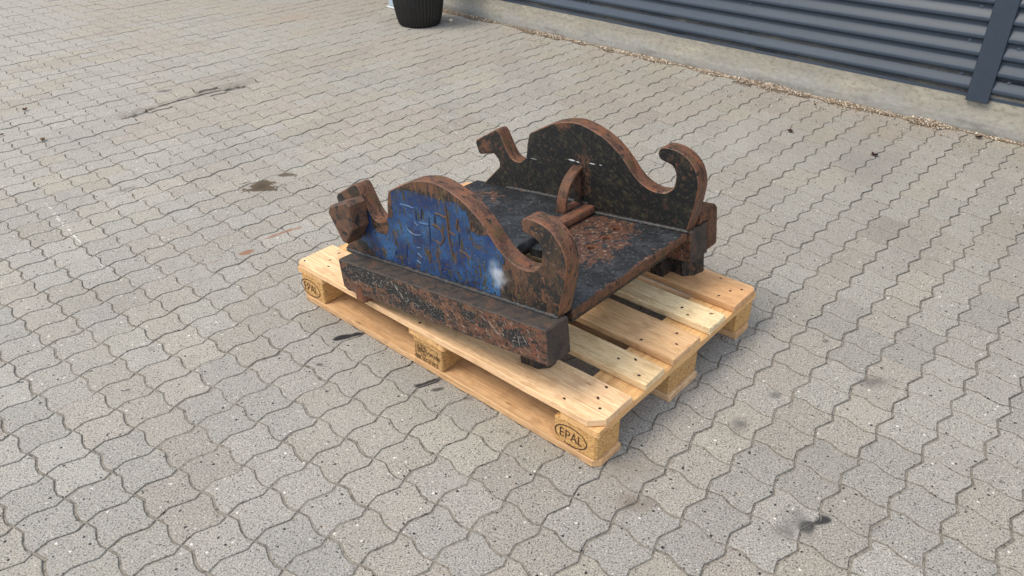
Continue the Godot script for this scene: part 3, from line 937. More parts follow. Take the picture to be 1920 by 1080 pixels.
var burns := {}
func burn_mat(c: Color) -> StandardMaterial3D:
	if not burns.has(c):
		var t := Pic.new(256, 256, c)
		t.lay(Color(0.55, 0.40, 0.26), nb(91, 256, 256, 0.06, 4, 1.0, 1.0, true), 156, 200, 0.75)
		t.lay(Color(0.66, 0.52, 0.35), nb(92, 256, 256, 0.2, 3, 1.0, 1.0, true), 170, 200, 0.8)
		burns[c] = tri(srf(Color.WHITE, 0.95, t.tex()), Vector3.ONE * 9.0)
	return burns[c]

func brand_oval(block: MeshInstance3D, x: float, y: float) -> void:
	var burn := burn_mat(Color(0.155, 0.085, 0.06))
	var o := put("lettering", text_mesh("EPAL", 0.0255), burn, block)
	o.position = W(x - 0.001, y - 0.0008, 0.0585)
	o.scale = Vector3(0.92, 1.08, 1.0)
	var m := MB.new()
	var n := 56
	for i in n:
		if block.name == "block_006" and i in [34, 35, 36, 37]: continue
		var p := []
		for e in 2:
			var a := TAU * (i + e) / n
			for r in [0.0, 0.0031]: p.append(Vector3((0.050 - r) * cos(a), (0.0305 - r) * sin(a), 0))
		var z := Vector3.BACK
		m.quad(p[0], p[2], p[3], p[1], z, z, z, z)
	var ring := put("brand_ring", mesh_of([m]), burn, block)
	ring.position = W(x, y - 0.0011, 0.0585)

func brand_stamp(block: MeshInstance3D, y: float) -> void:
	var burn := burn_mat(Color(0.20, 0.115, 0.075))
	var m := MB.new()
	var bar := func(x0: float, z0: float, x1: float, z1: float, w: float) -> void:
		var a := Vector2(x0, z0); var b := Vector2(x1, z1)
		var d := (b - a).normalized().orthogonal() * w * 0.5
		var z := Vector3.BACK
		m.quad(Vector3(a.x + d.x, a.y + d.y, 0), Vector3(b.x + d.x, b.y + d.y, 0), Vector3(b.x - d.x, b.y - d.y, 0), Vector3(a.x - d.x, a.y - d.y, 0), z, z, z, z)
	var L := 0.555; var Rr := 0.645; var B := 0.042; var T := 0.086
	bar.call(L, T, Rr, T, 0.0013); bar.call(L, B, Rr, B, 0.0013); bar.call(L, B, L, T, 0.0013); bar.call(Rr, B, Rr, T, 0.0013); bar.call(L + 0.022, B, L + 0.022, T, 0.0013)
	# the ear of grain in the left cell
	bar.call(L + 0.011, B + 0.006, L + 0.011, T - 0.006, 0.0012)
	for k in 4:
		var zz := B + 0.012 + k * 0.007
		bar.call(L + 0.011, zz, L + 0.005, zz + 0.006, 0.0018); bar.call(L + 0.011, zz, L + 0.017, zz + 0.006, 0.0018)
	var fr := put("brand_frame", mesh_of([m]), burn, block)
	fr.position = Vector3(0, 0, -y + 0.0011)
	for q in [["DK-", 0.592, 0.076, 0.012], ["EM1/90286", 0.612, 0.063, 0.012], ["HT", 0.590, 0.050, 0.009], ["608 101 0 70 5", 0.597, 0.034, 0.0105]]:
		var o := put("lettering", text_mesh(q[0], q[3]), burn, block)
		o.position = W(q[1], y - 0.0008, q[2])

func hole_in_block(block: MeshInstance3D) -> void:
	# the near face of the far right block is torn and dark
	var m := MB.new()
	var n := 18
	for i in n:
		var a0 := TAU * i / n; var a1 := TAU * (i + 1) / n
		var f := func(a: float) -> Vector3: return Vector3(cos(a) * 0.028 * (1.0 + 0.25 * sin(a * 3.0) + 0.15 * sin(a * 7.0)), sin(a) * 0.022 * (1.0 + 0.2 * cos(a * 4.0)), 0)
		var z := Vector3.BACK
		m.tri(Vector3(0, 0, 0.0005), f.call(a0), f.call(a1), z, z, z)
	var t := Pic.new(128, 128, Color(0.24, 0.17, 0.11))
	t.lay(Color(0.50, 0.37, 0.23), nb(88, 128, 128, 0.12, 3), 130, 200, 0.9)
	t.lay(Color(0.09, 0.07, 0.05), nb(89, 128, 128, 0.09, 3), 120, 60, 0.9)
	var o := put("torn_patch", mesh_of([m]), tri(srf(Color.WHITE, 1.0, t.tex(), 0.5), Vector3.ONE * 9.0), block)
	o.position = W(1.135, 0.6985, 0.062)

# ---------------------------------------------------------------- hook frame
func L3(u: float, v: float, w: float) -> Vector3:
	return Vector3(u, w, -v)

func hook_profile() -> PackedVector2Array:
	var out := PackedVector2Array([Vector2(-0.045, 0.0), Vector2(0.064, 0.091)])
	out.append_array(spline([Vector2(0.064, 0.091), Vector2(0.066, 0.107), Vector2(0.057, 0.124), Vector2(0.042, 0.136)], 3))
	for q in [Vector2(-0.018, 0.125), Vector2(-0.026, 0.130), Vector2(-0.035, 0.163), Vector2(-0.030, 0.174)]: out.append(q)
	out.append_array(spline([Vector2(0.058, 0.217), Vector2(0.072, 0.219), Vector2(0.083, 0.208), Vector2(0.097, 0.177), Vector2(0.111, 0.149), Vector2(0.125, 0.131), Vector2(0.143, 0.123), Vector2(0.163, 0.124), Vector2(0.181, 0.135), Vector2(0.191, 0.153), Vector2(0.198, 0.187), Vector2(0.210, 0.220)], 3))
	out.append_array(spline([Vector2(0.212, 0.222), Vector2(0.25, 0.240), Vector2(0.312, 0.265), Vector2(0.360, 0.274), Vector2(0.390, 0.276), Vector2(0.42, 0.2725), Vector2(0.454, 0.262), Vector2(0.488, 0.248)], 2))
	out.append_array(spline([Vector2(0.488, 0.248), Vector2(0.519, 0.229), Vector2(0.550, 0.203), Vector2(0.577, 0.172), Vector2(0.598, 0.145), Vector2(0.622, 0.123), Vector2(0.655, 0.107), Vector2(0.687, 0.103), Vector2(0.712, 0.110), Vector2(0.729, 0.125), Vector2(0.736, 0.150), Vector2(0.735, 0.169), Vector2(0.725, 0.186), Vector2(0.706, 0.194)], 3))
	out.append_array(spline([Vector2(0.706, 0.194), Vector2(0.688, 0.200), Vector2(0.681, 0.214), Vector2(0.686, 0.230), Vector2(0.702, 0.237), Vector2(0.731, 0.235), Vector2(0.757, 0.226), Vector2(0.779, 0.211), Vector2(0.797, 0.189), Vector2(0.807, 0.160), Vector2(0.808, 0.132), Vector2(0.800, 0.092)], 3))
	out.append(Vector2(0.787, 0.046)); out.append(Vector2(0.772, 0.0))
	var clean := PackedVector2Array()
	for q in out:
		if clean.size() == 0 or clean[-1].distance_to(q) > 0.0015: clean.append(q)
	return clean

func rust_tex(sd: int, w: int, h: int, paint: int, fleck: float) -> Pic:
	var p := Pic.new(w, h, RUST)
	p.lay(RUST_HI, nb(sd, w, h, 0.02, 5), 130, 215, 0.6)
	p.lay(RUST_LO, nb(sd + 1, w, h, 0.014, 6), 134, 70, 0.8)
	p.lay(Color(0.30, 0.25, 0.22), nb(sd + 7, w, h, 0.05, 4), 140, 200, 0.5)
	# paint remains: islands broken up by finer noise
	var isl := nb(sd + 2, w, h, 0.012, 6)
	var fin := nb(sd + 8, w, h, 0.07, 4)
	for i in w * h: isl[i] = clampi(isl[i] + (fin[i] - 128) / 2, 0, 255)
	p.lay(BLACK, isl, paint, paint + 14, 0.92)
	p.lay(RUST_HI.lightened(0.12), nb(sd + 4, w, h, 0.3, 2), 168, 235, 0.7)
	p.lay(Color(0.14, 0.10, 0.085), nb(sd + 5, w, h, 0.16, 4), 90, 30, 0.8)
	p.lay(OLIVE, nb(sd + 9, w, h, 0.018, 4), 168, 220, 0.5)
	if fleck > 0.0: p.lay(Color(0.62, 0.60, 0.57), nb(sd + 6, w, h, 0.16, 3, 1.5, 1.0), 176, 208, fleck)
	var q := RandomNumberGenerator.new()
	q.seed = sd
	for i in w * h / 2600:
		p.dab(q.randf() * w, q.randf() * h, q.randf_range(2, 12), q.randf_range(0.5, 1.2), q.randf() * PI, [Color(0.13, 0.11, 0.10), RUST_HI, Color(0.42, 0.36, 0.31)][q.randi() % 3], 0.55, 0.5)
	return p

# dark steel under brown dust
func dusty_tex(sd: int) -> Pic:
	var w := 512; var h := 512
	var p := Pic.new(w, h, Color(0.225, 0.19, 0.165))
	p.lay(Color(0.30, 0.235, 0.185), nb(sd, w, h, 0.018, 6), 126, 215, 0.8)
	p.lay(Color(0.13, 0.125, 0.125), nb(sd + 1, w, h, 0.02, 6), 132, 80, 0.8)
	p.lay(RUST, nb(sd + 2, w, h, 0.014, 6), 158, 205, 0.7)
	p.lay(Color(0.36, 0.31, 0.27), nb(sd + 3, w, h, 0.15, 4), 150, 220, 0.5)
	p.lay(Color(0.08, 0.08, 0.085), nb(sd + 4, w, h, 0.1, 4), 88, 30, 0.8)
	return p

# dark paint, weathered, with brown runs down the face
func dark_tex(sd: int, w: int, h: int) -> Pic:
	var p := Pic.new(w, h, Color(0.135, 0.13, 0.128))
	p.lay(Color(0.22, 0.21, 0.20), nb(sd, w, h, 0.02, 5, 1.0, 3.0), 126, 210, 0.8)
	p.lay(Color(0.085, 0.088, 0.095), nb(sd + 1, w, h, 0.03, 5, 1.0, 4.0), 126, 70, 0.85)
	p.lay(Color(0.29, 0.22, 0.165), nb(sd + 2, w, h, 0.03, 5, 1.0, 4.0), 144, 190, 0.8)
	p.lay(RUST, nb(sd + 3, w, h, 0.02, 6), 166, 196, 0.85)
	p.lay(Color(0.42, 0.40, 0.37), nb(sd + 4, w, h, 0.12, 4, 1.0, 3.0), 168, 215, 0.6)
	p.lay(Color(0.05, 0.05, 0.055), nb(sd + 5, w, h, 0.2, 3), 84, 30, 0.8)
	return p

func coupler() -> void:
	var root := base("hook_frame", W(0.272, -0.0242, 0.2599))
	root.transform = Transform3D(Basis(Vector3(0.99186, 0.12716, -0.00675), Vector3(-0.12727, 0.99163, -0.02156), Vector3(0.00395, 0.02225, 0.99974)).orthonormalized(), W(0.272, -0.0242, 0.2599))
	tag(root, "heavy rusty steel attachment frame with two hooked side plates, one painted blue, on the pallet", "hook frame")
	var U := Vector3.RIGHT; var Wv := Vector3.UP; var Vv := Vector3.FORWARD   # along, up, across (away)
	# ---------- materials
	var edge_rust := tri(srf(Color(1.02, 1.0, 0.98), 0.58, rust_tex(201, 512, 512, 196, 0.2).tex(), 0.18), Vector3.ONE * 2.6)
	edge_rust.metallic_specular = 0.35
	var E := Pic.new(1024, 128, Color(0.375, 0.262, 0.20))
	E.lay(RUST_HI, nb(206, 1024, 128, 0.012, 5), 128, 205, 0.75)
	E.lay(RUST_LO, nb(207, 1024, 128, 0.014, 5), 130, 70, 0.7)
	E.lay(Color(0.27, 0.18, 0.14), nb(208, 1024, 128, 0.22, 2, 1.0, 14.0), 110, 50, 0.55)
	E.lay(Color(0.47, 0.34, 0.26), nb(209, 1024, 128, 0.25, 2, 1.0, 12.0), 145, 215, 0.5)
	E.lay(Color(0.11, 0.105, 0.105), nb(210, 1024, 128, 0.022, 5), 184, 196, 0.85)
	E.lay(Color(0.58, 0.53, 0.48), nb(211, 1024, 128, 0.2, 3), 182, 215, 0.6)
	for t in 70:
		var er := fmod(float(t) * 0.6180339, 1.0)
		E.dab((0.46 + 0.05 * er) * 1.15 * 1024.0, 20.0 + 88.0 * fmod(float(t) * 0.754877, 1.0), 2.0 + 5.0 * fmod(t * 0.31, 1.0), 2.0, 0.4, Color(0.66, 0.62, 0.54), 0.7, 0.5)
	E.lay(OLIVE, nb(212, 1024, 128, 0.01, 4), 160, 220, 0.6)
	var cut_edge := srf(Color(1.03, 1.01, 0.99), 0.5, E.tex(), 0.15)
	cut_edge.uv1_scale = Vector3(1.15, 16.0, 1)
	cut_edge.metallic_specular = 0.4
	var dark_mix := tri(srf(Color.WHITE, 0.58, dark_tex(221, 512, 512).tex(), 0.18), Vector3.ONE * 2.6)
	dark_mix.metallic_specular = 0.4
	var bright_rust := tri(srf(Color(1.12, 1.0, 0.92), 0.85, rust_tex(241, 512, 512, 215, 0.55).tex(), 0.22), Vector3.ONE * 3.0)
	var dark_rust := tri(srf(Color(0.85, 0.78, 0.75), 0.8, rust_tex(251, 256, 256, 160, 0.3).tex(), 0.22), Vector3.ONE * 3.0)
	# ---------- near face: blue paint
	var w := 1024; var h := 384
	var k := 1024.0 / 0.90
	var px := func(u: float) -> float: return (u + 0.05) * k
	var py := func(q: float) -> float: return (0.30 - q) * k
	var prof := hook_profile()
	var P := rust_tex(261, w, h, 128, 0.15)
	P.lay(Color(0.25, 0.19, 0.13), nb(268, w, h, 0.018, 4, 1.0, 2.0), 120, 190, 0.7)
	var blue := Mask.new(w, h)
	blue.blob(px.call(0.36), py.call(0.02), 0.335 * k, 0.245 * k, 255, 0.16)
	blue.blob(px.call(0.30), py.call(0.10), 0.12 * k, 0.125 * k, 255, 0.25)
	blue.blob(px.call(0.05), py.call(0.0), 0.07 * k, 0.05 * k, 0, 0.5)
	blue.blob(px.call(0.15), py.call(0.13), 0.055 * k, 0.06 * k, 0, 0.5)
	blue.blob(px.call(0.203), py.call(0.20), 0.022 * k, 0.075 * k, 0, 0.4)
	blue.blob(px.call(0.635), py.call(0.02), 0.06 * k, 0.12 * k, 0, 0.5)
	blue.blob(px.call(0.40), py.call(0.275), 0.21 * k, 0.050 * k, 0, 0.45)
	blue.blob(px.call(0.55), py.call(0.20), 0.05 * k, 0.06 * k, 0, 0.5, 0.8)
	var bn := nb(271, w, h, 0.02, 5, 1.0, 1.6)
	blue.ragged(bn, 0.6)
	P.lay(Color(0.05, 0.06, 0.08), blue.d, 40, 90, 0.8)
	P.lay(Color(0.10, 0.22, 0.385), blue.d, 95, 135, 1.0)
	P.lay(Color(0.175, 0.355, 0.53), nb(272, w, h, 0.006, 3), 95, 190, 0.75, blue.d)
	P.lay(Color(0.05, 0.125, 0.30), nb(273, w, h, 0.006, 3), 132, 60, 0.75, blue.d)
	P.lay(Color(0.30, 0.36, 0.41), nb(274, w, h, 0.05, 4, 1.0, 3.0), 156, 215, 0.4, blue.d)
	P.lay(Color(0.25, 0.20, 0.12), nb(275, w, h, 0.05, 5, 1.0, 4.0), 176, 184, 0.85, blue.d)      # brown runs
	P.lay(Color(0.33, 0.19, 0.12), nb(277, w, h, 0.06, 5), 190, 194, 0.9, blue.d)
	P.lay(Color(0.09, 0.09, 0.10), nb(276, w, h, 0.12, 4, 1.0, 1.5), 184, 192, 0.8, blue.d)
	var tr := RandomNumberGenerator.new()
	tr.seed = 3
	for q in [[0.345, 0.06, 0.010, 0.032], [0.376, 0.066, 0.010, 0.028], [0.533, 0.13, 0.02, 0.008], [0.12, 0.033, 0.03, 0.006], [0.518, 0.18, 0.006, 0.02], [0.43, 0.24, 0.012, 0.022], [0.30, 0.245, 0.020, 0.018], [0.335, 0.25, 0.012, 0.028], [0.47, 0.17, 0.007, 0.02], [0.44, 0.075, 0.008, 0.014], [0.21, 0.10, 0.006, 0.012], [0.435, 0.15, 0.006, 0.06], [0.215, 0.03, 0.02, 0.004]]:
		for t in 16:
			P.dab(px.call(q[0] + tr.randfn(0.0, 0.5) * q[2]), py.call(q[1] + tr.randfn(0.0, 0.5) * q[3]), tr.randf_range(2, 6), tr.randf_range(4, 12), 0.1, [RUST_HI, RUST, OLIVE, RUST_LO][tr.randi() % 4], 0.6, 0.6)
	for t in 260:     # hair scratches in the paint
		P.dab(px.call(tr.randf_range(0.0, 0.6)), py.call(tr.randf_range(0.0, 0.25)), tr.randf_range(3, 16), tr.randf_range(0.5, 0.9), tr.randf_range(0.9, 2.0), [Color(0.30, 0.42, 0.55), Color(0.06, 0.10, 0.2), Color(0.30, 0.22, 0.15)][tr.randi() % 3], 0.6, 0.5)
	for t in 150:     # runs of rust from the crest
		P.dab(px.call(tr.randf_range(0.24, 0.55)), py.call(0.262 - absf(tr.randfn(0.0, 0.016))), tr.randf_range(0.8, 2.5), tr.randf_range(6, 24), tr.randf_range(-0.1, 0.1), [RUST, RUST_HI, BLACK, OLIVE, Color(0.45, 0.30, 0.18)][tr.randi() % 5], 0.7, 0.5)
	# lower right: bare black with brown smears, a puff of white spray
	for t in 260:
		P.dab(px.call(tr.randf_range(0.60, 0.80)), py.call(tr.randf_range(0.0, 0.2)), tr.randf_range(0.8, 3.2), tr.randf_range(5, 26), tr.randf_range(-0.8, 0.8), [BLACK, RUST, Color(0.30, 0.22, 0.15), BLACK, OLIVE][tr.randi() % 5], 0.7, 0.5)
	for t in 70:
		P.dab(px.call(tr.randf_range(0.38, 0.66)), py.call(tr.randf_range(0.0, 0.03) * (1.0 + tr.randf())), tr.randf_range(3, 9), tr.randf_range(3, 9), 0.0, [BLACK, Color(0.10, 0.12, 0.18), OLIVE][tr.randi() % 3], 0.6, 0.6)
	for t in 240:
		P.dab(px.call(0.588 + tr.randfn(0.0, 0.013)), py.call(0.064 + tr.randfn(0.0, 0.018)), 13, 14, 0.0, Color(0.74, 0.77, 0.81), 0.09, 1.0)
	P.dab(px.call(0.507), py.call(0.165), 8, 12, 0.3, Color(0.05, 0.08, 0.16), 0.8, 0.8)
	for t in 260:
		P.dab(px.call(tr.randf_range(-0.03, 0.8)), py.call(tr.randf_range(0.0, 0.27)), tr.randf_range(0.8, 1.7), tr.randf_range(0.8, 2.2), 0.0, Color(0.70, 0.70, 0.70) if tr.randf() < 0.5 else Color(0.10, 0.09, 0.09), 0.8, 0.4)
	var face_uv := func(m: StandardMaterial3D) -> StandardMaterial3D:
		m.uv1_scale = Vector3(1.0 / 0.90, -1.0 / (h / k), 1)
		m.uv1_offset = Vector3(0.05 / 0.90, 0.30 / (h / k), 0)
		return m
	var blue_mat: StandardMaterial3D = face_uv.call(srf(Color.WHITE, 0.5, P.tex(), 0.10))
	# ---------- far face: black paint with grime in slanting streaks
	var Q := Pic.new(w, h, Color(0.055, 0.06, 0.068))
	Q.lay(Color(0.17, 0.165, 0.12), nb(281, w, h, 0.012, 6), 134, 200, 0.8)
	Q.lay(Color(0.29, 0.268, 0.175), nb(282, w, h, 0.05, 6), 158, 205, 0.7)
	Q.lay(Color(0.04, 0.045, 0.055), nb(283, w, h, 0.03, 5), 126, 80, 0.85)
	Q.lay(Color(0.30, 0.28, 0.20), nb(284, w, h, 0.14, 3, 1.0, 1.0), 172, 215, 0.6)
	Q.lay(RUST_LO, nb(285, w, h, 0.02, 5), 178, 200, 0.8)
	for t in 1300:
		var su := tr.randf_range(-0.02, 0.62); var sq := tr.randf_range(0.0, 0.27)
		Q.dab(px.call(su), py.call(sq), tr.randf_range(6, 22), tr.randf_range(0.7, 1.9), tr.randf_range(0.45, 1.05), [OLIVE, Color(0.21, 0.20, 0.15), Color(0.03, 0.035, 0.045), Color(0.36, 0.32, 0.22), Color(0.045, 0.05, 0.06)][tr.randi() % 5], 0.6, 0.6)
	for t in 160:     # rust creeping in from the hook, the lug and the crest
		var z := tr.randi() % 3
		var cu: float = tr.randf_range(0.71, 0.80) if z == 0 else (tr.randf_range(-0.02, 0.09) if z == 1 else tr.randf_range(0.31, 0.38))
		var cq: float = tr.randf_range(0.15, 0.24) if z == 0 else (tr.randf_range(0.10, 0.21) if z == 1 else 0.272 - absf(tr.randfn(0.0, 0.008)))
		Q.dab(px.call(cu), py.call(cq), tr.randf_range(2, 8), tr.randf_range(3, 12), tr.randf_range(-0.5, 0.5), [RUST, RUST_HI, RUST_LO][tr.randi() % 3], 0.6, 0.6)
	for t in 26: Q.dab(px.call(0.34 + tr.randfn(0.0, 0.012)), py.call(0.262 + tr.randfn(0.0, 0.005)), 9, 9, 0.0, RUST, 0.6, 0.7)
	for t in 150: Q.dab(px.call(tr.randf_range(0.398, 0.442)), py.call(tr.randf_range(0.05, 0.178)), 5, 7, 0.0, RUST if t % 3 else RUST_LO, 0.7, 0.6)
	for t in 40: Q.dab(px.call(-0.02 + tr.randf_range(0, 0.06)), py.call(0.15 + tr.randf_range(-0.015, 0.03)), 8, 10, 0.0, RUST if t % 3 else RUST_HI, 0.6, 0.7)
	for q in [[0.186, 0.141, 10, 3], [0.22, 0.141, 20, 1.3], [0.375, 0.157, 20, 4.2], [0.398, 0.154, 10, 2.6], [0.452, 0.156, 17, 2.6], [0.483, 0.156, 9, 1.6]]:
		Q.dab(px.call(q[0]), py.call(q[1]), q[2], q[3], 0.06, Color(0.80, 0.82, 0.84), 0.95, 0.5)
	for t in 500: Q.dab(px.call(tr.randf_range(-0.03, 0.8)), py.call(tr.randf_range(0.0, 0.27)), tr.randf_range(0.7, 1.5), tr.randf_range(0.7, 1.6), 0.0, Color(0.42, 0.41, 0.37) if tr.randf() < 0.6 else Color(0.03, 0.03, 0.035), 0.7, 0.4)
	var black_mat: StandardMaterial3D = face_uv.call(srf(Color.WHITE, 0.55, Q.tex(), 0.12))
	# ---------- hook plates
	for s in 2:
		var v0: float = 0.061 if s == 0 else 0.645
		var sd := MB.new(); var cp := MB.new()
		ext(sd, cp, prof, Vector3(), U, Wv, Vv, v0, v0 + 0.05, 0.0035, 3, 38.0)
		var o := put("hook_plate", mesh_of([sd, cp], [cut_edge, blue_mat if s == 0 else black_mat]), null, root)
		tag(o, "near hook plate with worn blue paint and weld bead writing" if s == 0 else "far hook plate in grimy black paint")
		if s == 0: weld_writing(o, v0)
	# weld along the feet of the plates
	var weld_mat := tri(srf(Color(0.85, 0.92, 1.0), 0.5, dark_tex(301, 256, 256).tex(), 0.2), Vector3.ONE * 4.0)
	for q in [[0.0595, 0.001, -0.03, 0.775, 0.0075], [0.6445, 0.0245, 0.09, 0.43, 0.008], [0.6445, -0.001, 0.45, 0.775, 0.008], [0.1125, 0.0, 0.45, 0.775, 0.007]]:
		var m := MB.new()
		var pts := []
		for i in 70: pts.append(L3(lerpf(q[2], q[3], i / 69.0), q[0] + rng.randf_range(-0.0008, 0.0008), q[1]))
		tube(m, pts, q[4], 7, 0.14)
		put("weld_seam", mesh_of([m]), weld_mat, root)
	# ---------- side beams: flaked paint on the outer face
	var B := rust_tex(321, 1024, 160, 158, 0.0)
	var bp := nb(331, 1024, 160, 0.018, 5, 1.0, 1.0)
	var bm := Mask.new(1024, 160)
	bm.blob(160, 40, 190, 60, 255, 0.6); bm.blob(350, 60, 150, 60, 255, 0.6, 0.25); bm.blob(520, 100, 100, 45, 255, 0.6, 0.2); bm.blob(900, 80, 90, 60, 255, 0.7); bm.blob(700, 60, 60, 40, 220, 0.7)
	bm.ragged(bp, 1.3)
	var red := Mask.new(1024, 160)
	red.blob(930, 80, 520, 150, 255, 1.0)
	B.lay(Color(0.385, 0.205, 0.14), nb(336, 1024, 160, 0.02, 4), 90, 170, 0.85, red.d)
	B.lay(BLACK, bm.d, 120, 140, 1.0)
	B.lay(Color(0.66, 0.64, 0.60), nb(332, 1024, 160, 0.09, 3, 1.3, 1.0), 172, 200, 0.8, bm.d)
	B.lay(Color(0.55, 0.40, 0.29), nb(333, 1024, 160, 0.22, 3), 158, 210, 0.85)
	B.lay(BLACK, nb(335, 1024, 160, 0.05, 5), 174, 182, 0.95)
	for t in 520:
		var bx := tr.randf_range(60, 990)
		B.dab(bx, tr.randf_range(10, 150), tr.randf_range(3, 15), tr.randf_range(0.6, 1.5), tr.randf_range(0.2, 1.4), [Color(0.68, 0.66, 0.62), Color(0.55, 0.42, 0.30), BLACK, Color(0.72, 0.70, 0.66)][tr.randi() % 4], 0.75, 0.5)
	for q in [[790, 60, 30, 1.6, 0.9], [820, 90, 26, 1.4, 0.8], [905, 90, 34, 1.3, 1.5], [930, 75, 24, 1.2, 1.1], [760, 45, 26, 1.2, 0.6], [330, 45, 22, 2.2, 1.2], [352, 75, 26, 2.0, 1.1]]:
		B.dab(q[0], q[1], q[2], q[3], q[4], Color(0.74, 0.73, 0.70), 0.9, 0.5)
	var beam_face := srf(Color.WHITE, 0.7, B.tex(), 0.2)
	beam_face.uv1_scale = Vector3(1.0 / 0.786, -10.0, 1)
	beam_face.uv1_offset = Vector3(0, 0, 0)
	var dusty := tri(srf(Color.WHITE, 0.75, dusty_tex(371).tex(), 0.15), Vector3.ONE * 2.2)
	for s in 2:
		var v0: float = 0.0 if s == 0 else 0.650
		var v1: float = 0.0835 if s == 0 else 0.741
		var sd := MB.new(); var cp := MB.new()
		# swept across: the caps are the long outer and inner faces
		var bpoly := PackedVector2Array([Vector2(0.0, -0.09), Vector2(0.018, -0.1), Vector2(0.782, -0.1), Vector2(0.786, -0.096), Vector2(0.786, -0.004), Vector2(0.782, 0.0), Vector2(0.004, 0.0), Vector2(0.0, -0.004)])
		ext(sd, cp, bpoly, Vector3(), U, Wv, Vv, v0, v1, 0.004, 3, 30.0)
		var o := put("side_beam", mesh_of([sd, cp], [dusty, beam_face]), null, root)
		if s == 0: tag(o, "near side beam with flaking black paint over rust")
	# ---------- deck plates
	var D := Pic.new(1024, 1024, Color(0.125, 0.13, 0.145))     # u -0.1..0.8, v 0..0.9
	var dk := 1024.0 / 0.9
	var dx := func(u: float) -> float: return (u + 0.1) * dk
	var dy := func(v: float) -> float: return (0.9 - v) * dk
	D.lay(Color(0.215, 0.22, 0.235), nb(341, 1024, 1024, 0.008, 4), 118, 200, 0.8)
	D.lay(Color(0.085, 0.09, 0.10), nb(342, 1024, 1024, 0.02, 4), 128, 60, 0.8)
	var rm := Mask.new(1024, 1024)
	rm.blob(dx.call(0.53), dy.call(0.52), 0.17 * dk, 0.17 * dk, 255, 0.5)
	rm.blob(dx.call(0.62), dy.call(0.40), 0.10 * dk, 0.13 * dk, 220, 0.7)
	rm.blob(dx.call(0.05), dy.call(0.55), 0.16 * dk, 0.10 * dk, 190, 0.8)
	rm.blob(dx.call(0.772), dy.call(0.4), 0.014 * dk, 0.4 * dk, 190, 0.7)
	rm.ragged(nb(343, 1024, 1024, 0.018, 6), 1.5)
	D.lay(Color(0.315, 0.215, 0.17), rm.d, 100, 150, 0.95)
	D.lay(Color(0.12, 0.12, 0.13), nb(348, 1024, 1024, 0.018, 5), 150, 172, 0.9, rm.d)
	D.lay(Color(0.42, 0.30, 0.19), nb(344, 1024, 1024, 0.035, 4), 140, 215, 0.6, rm.d)
	D.lay(RUST_LO, nb(345, 1024, 1024, 0.03, 4), 122, 60, 0.8, rm.d)
	D.lay(Color(0.62, 0.56, 0.48), nb(346, 1024, 1024, 0.05, 5, 1.0, 1.3), 182, 200, 0.6, rm.d)
	D.lay(Color(0.46, 0.46, 0.46), nb(347, 1024, 1024, 0.07, 4), 178, 205, 0.6)
	for t in 700: D.dab(tr.randf() * 1024, tr.randf() * 1024, tr.randf_range(0.9, 2.6), tr.randf_range(0.8, 1.6), tr.randf() * PI, Color(0.42, 0.42, 0.42) if tr.randf() < 0.7 else Color(0.05, 0.05, 0.06), 0.7, 0.4)
	for q in [[0.593, 0.434], [0.591, 0.510], [0.578, 0.580]]: D.dab(dx.call(q[0]), dy.call(q[1]), 0.028 * dk, 0.026 * dk, 0.0, Color(0.29, 0.185, 0.145), 0.8, 0.5)
	var deck_mat := tri(srf(Color.WHITE, 0.45, D.tex(), 0.15), Vector3.ONE / 0.9, Vector3(0.1 / 0.9, 0.3, 1.0))
	deck_mat.metallic_specular = 0.45
	# the lower plate with its three bolt holes
	var low := CSGBox3D.new()
	low.name = "lower_deck_plate"
	low.size = Vector3(0.192, 0.024, 0.575)
	low.position = L3(0.676, 0.3975 - 0.0 + 0.0, -0.015)
	var low_mat: StandardMaterial3D = deck_mat.duplicate()
	low_mat.uv1_offset = Vector3((low.position.x + 0.1) / 0.9, 0.3, 1.0 + low.position.z / 0.9)
	low.material = low_mat
	root.add_child(low, true)
	var low2 := CSGBox3D.new()
	low2.name = "deck_plate_inner_part"
	low2.size = Vector3(0.150, 0.0238, 0.31)
	low2.position = L3(0.517, 0.500, -0.0151) - low.position
	low2.material = low_mat
	low.add_child(low2, true)
	var holes := [[0.593, 0.434], [0.591, 0.510], [0.578, 0.580]]
	for q in holes:
		for z in 2:
			var c := CSGCylinder3D.new()
			c.name = "bolt_hole"
			c.operation = CSGShape3D.OPERATION_SUBTRACTION
			c.radius = 0.0125 if z == 0 else 0.019
			c.height = 0.2 if z == 0 else 0.006
			c.sides = 20
			c.position = L3(q[0], q[1], -0.015 if z == 0 else -0.003) - low.position
			c.material = bright_rust
			low.add_child(c, true)
	# the thicker plate at the back
	put("upper_deck_plate", box_mesh(L3(-0.062, 0.66, -0.005), L3(0.444, 0.085, 0.023), 0.002), deck_mat, root)
	# rusty edge strip and stiffener under the right edge
	put("deck_edge", box_mesh(L3(0.768, 0.645, -0.0275), L3(0.7745, 0.112, -0.004), 0.002), edge_rust, root)
	put("stiffener", box_mesh(L3(0.735, 0.56, -0.052), L3(0.757, 0.13, -0.027), 0.003), dark_mix, root)
	put("cross_beam_under", box_mesh(L3(0.30, 0.65, -0.075), L3(0.36, 0.084, -0.006), 0.004), dark_mix, root)
	# ---------- crossbar, loop and rib
	put("crossbar", box_mesh(L3(0.416, 0.644, 0.0), L3(0.455, 0.47, 0.0238), 0.003), bright_rust, root)
	var arch := spline([Vector2(0.545, 0.024), Vector2(0.552, 0.056), Vector2(0.568, 0.090), Vector2(0.594, 0.119), Vector2(0.622, 0.136), Vector2(0.650, 0.145)], 4)
	var inner := PackedVector2Array()
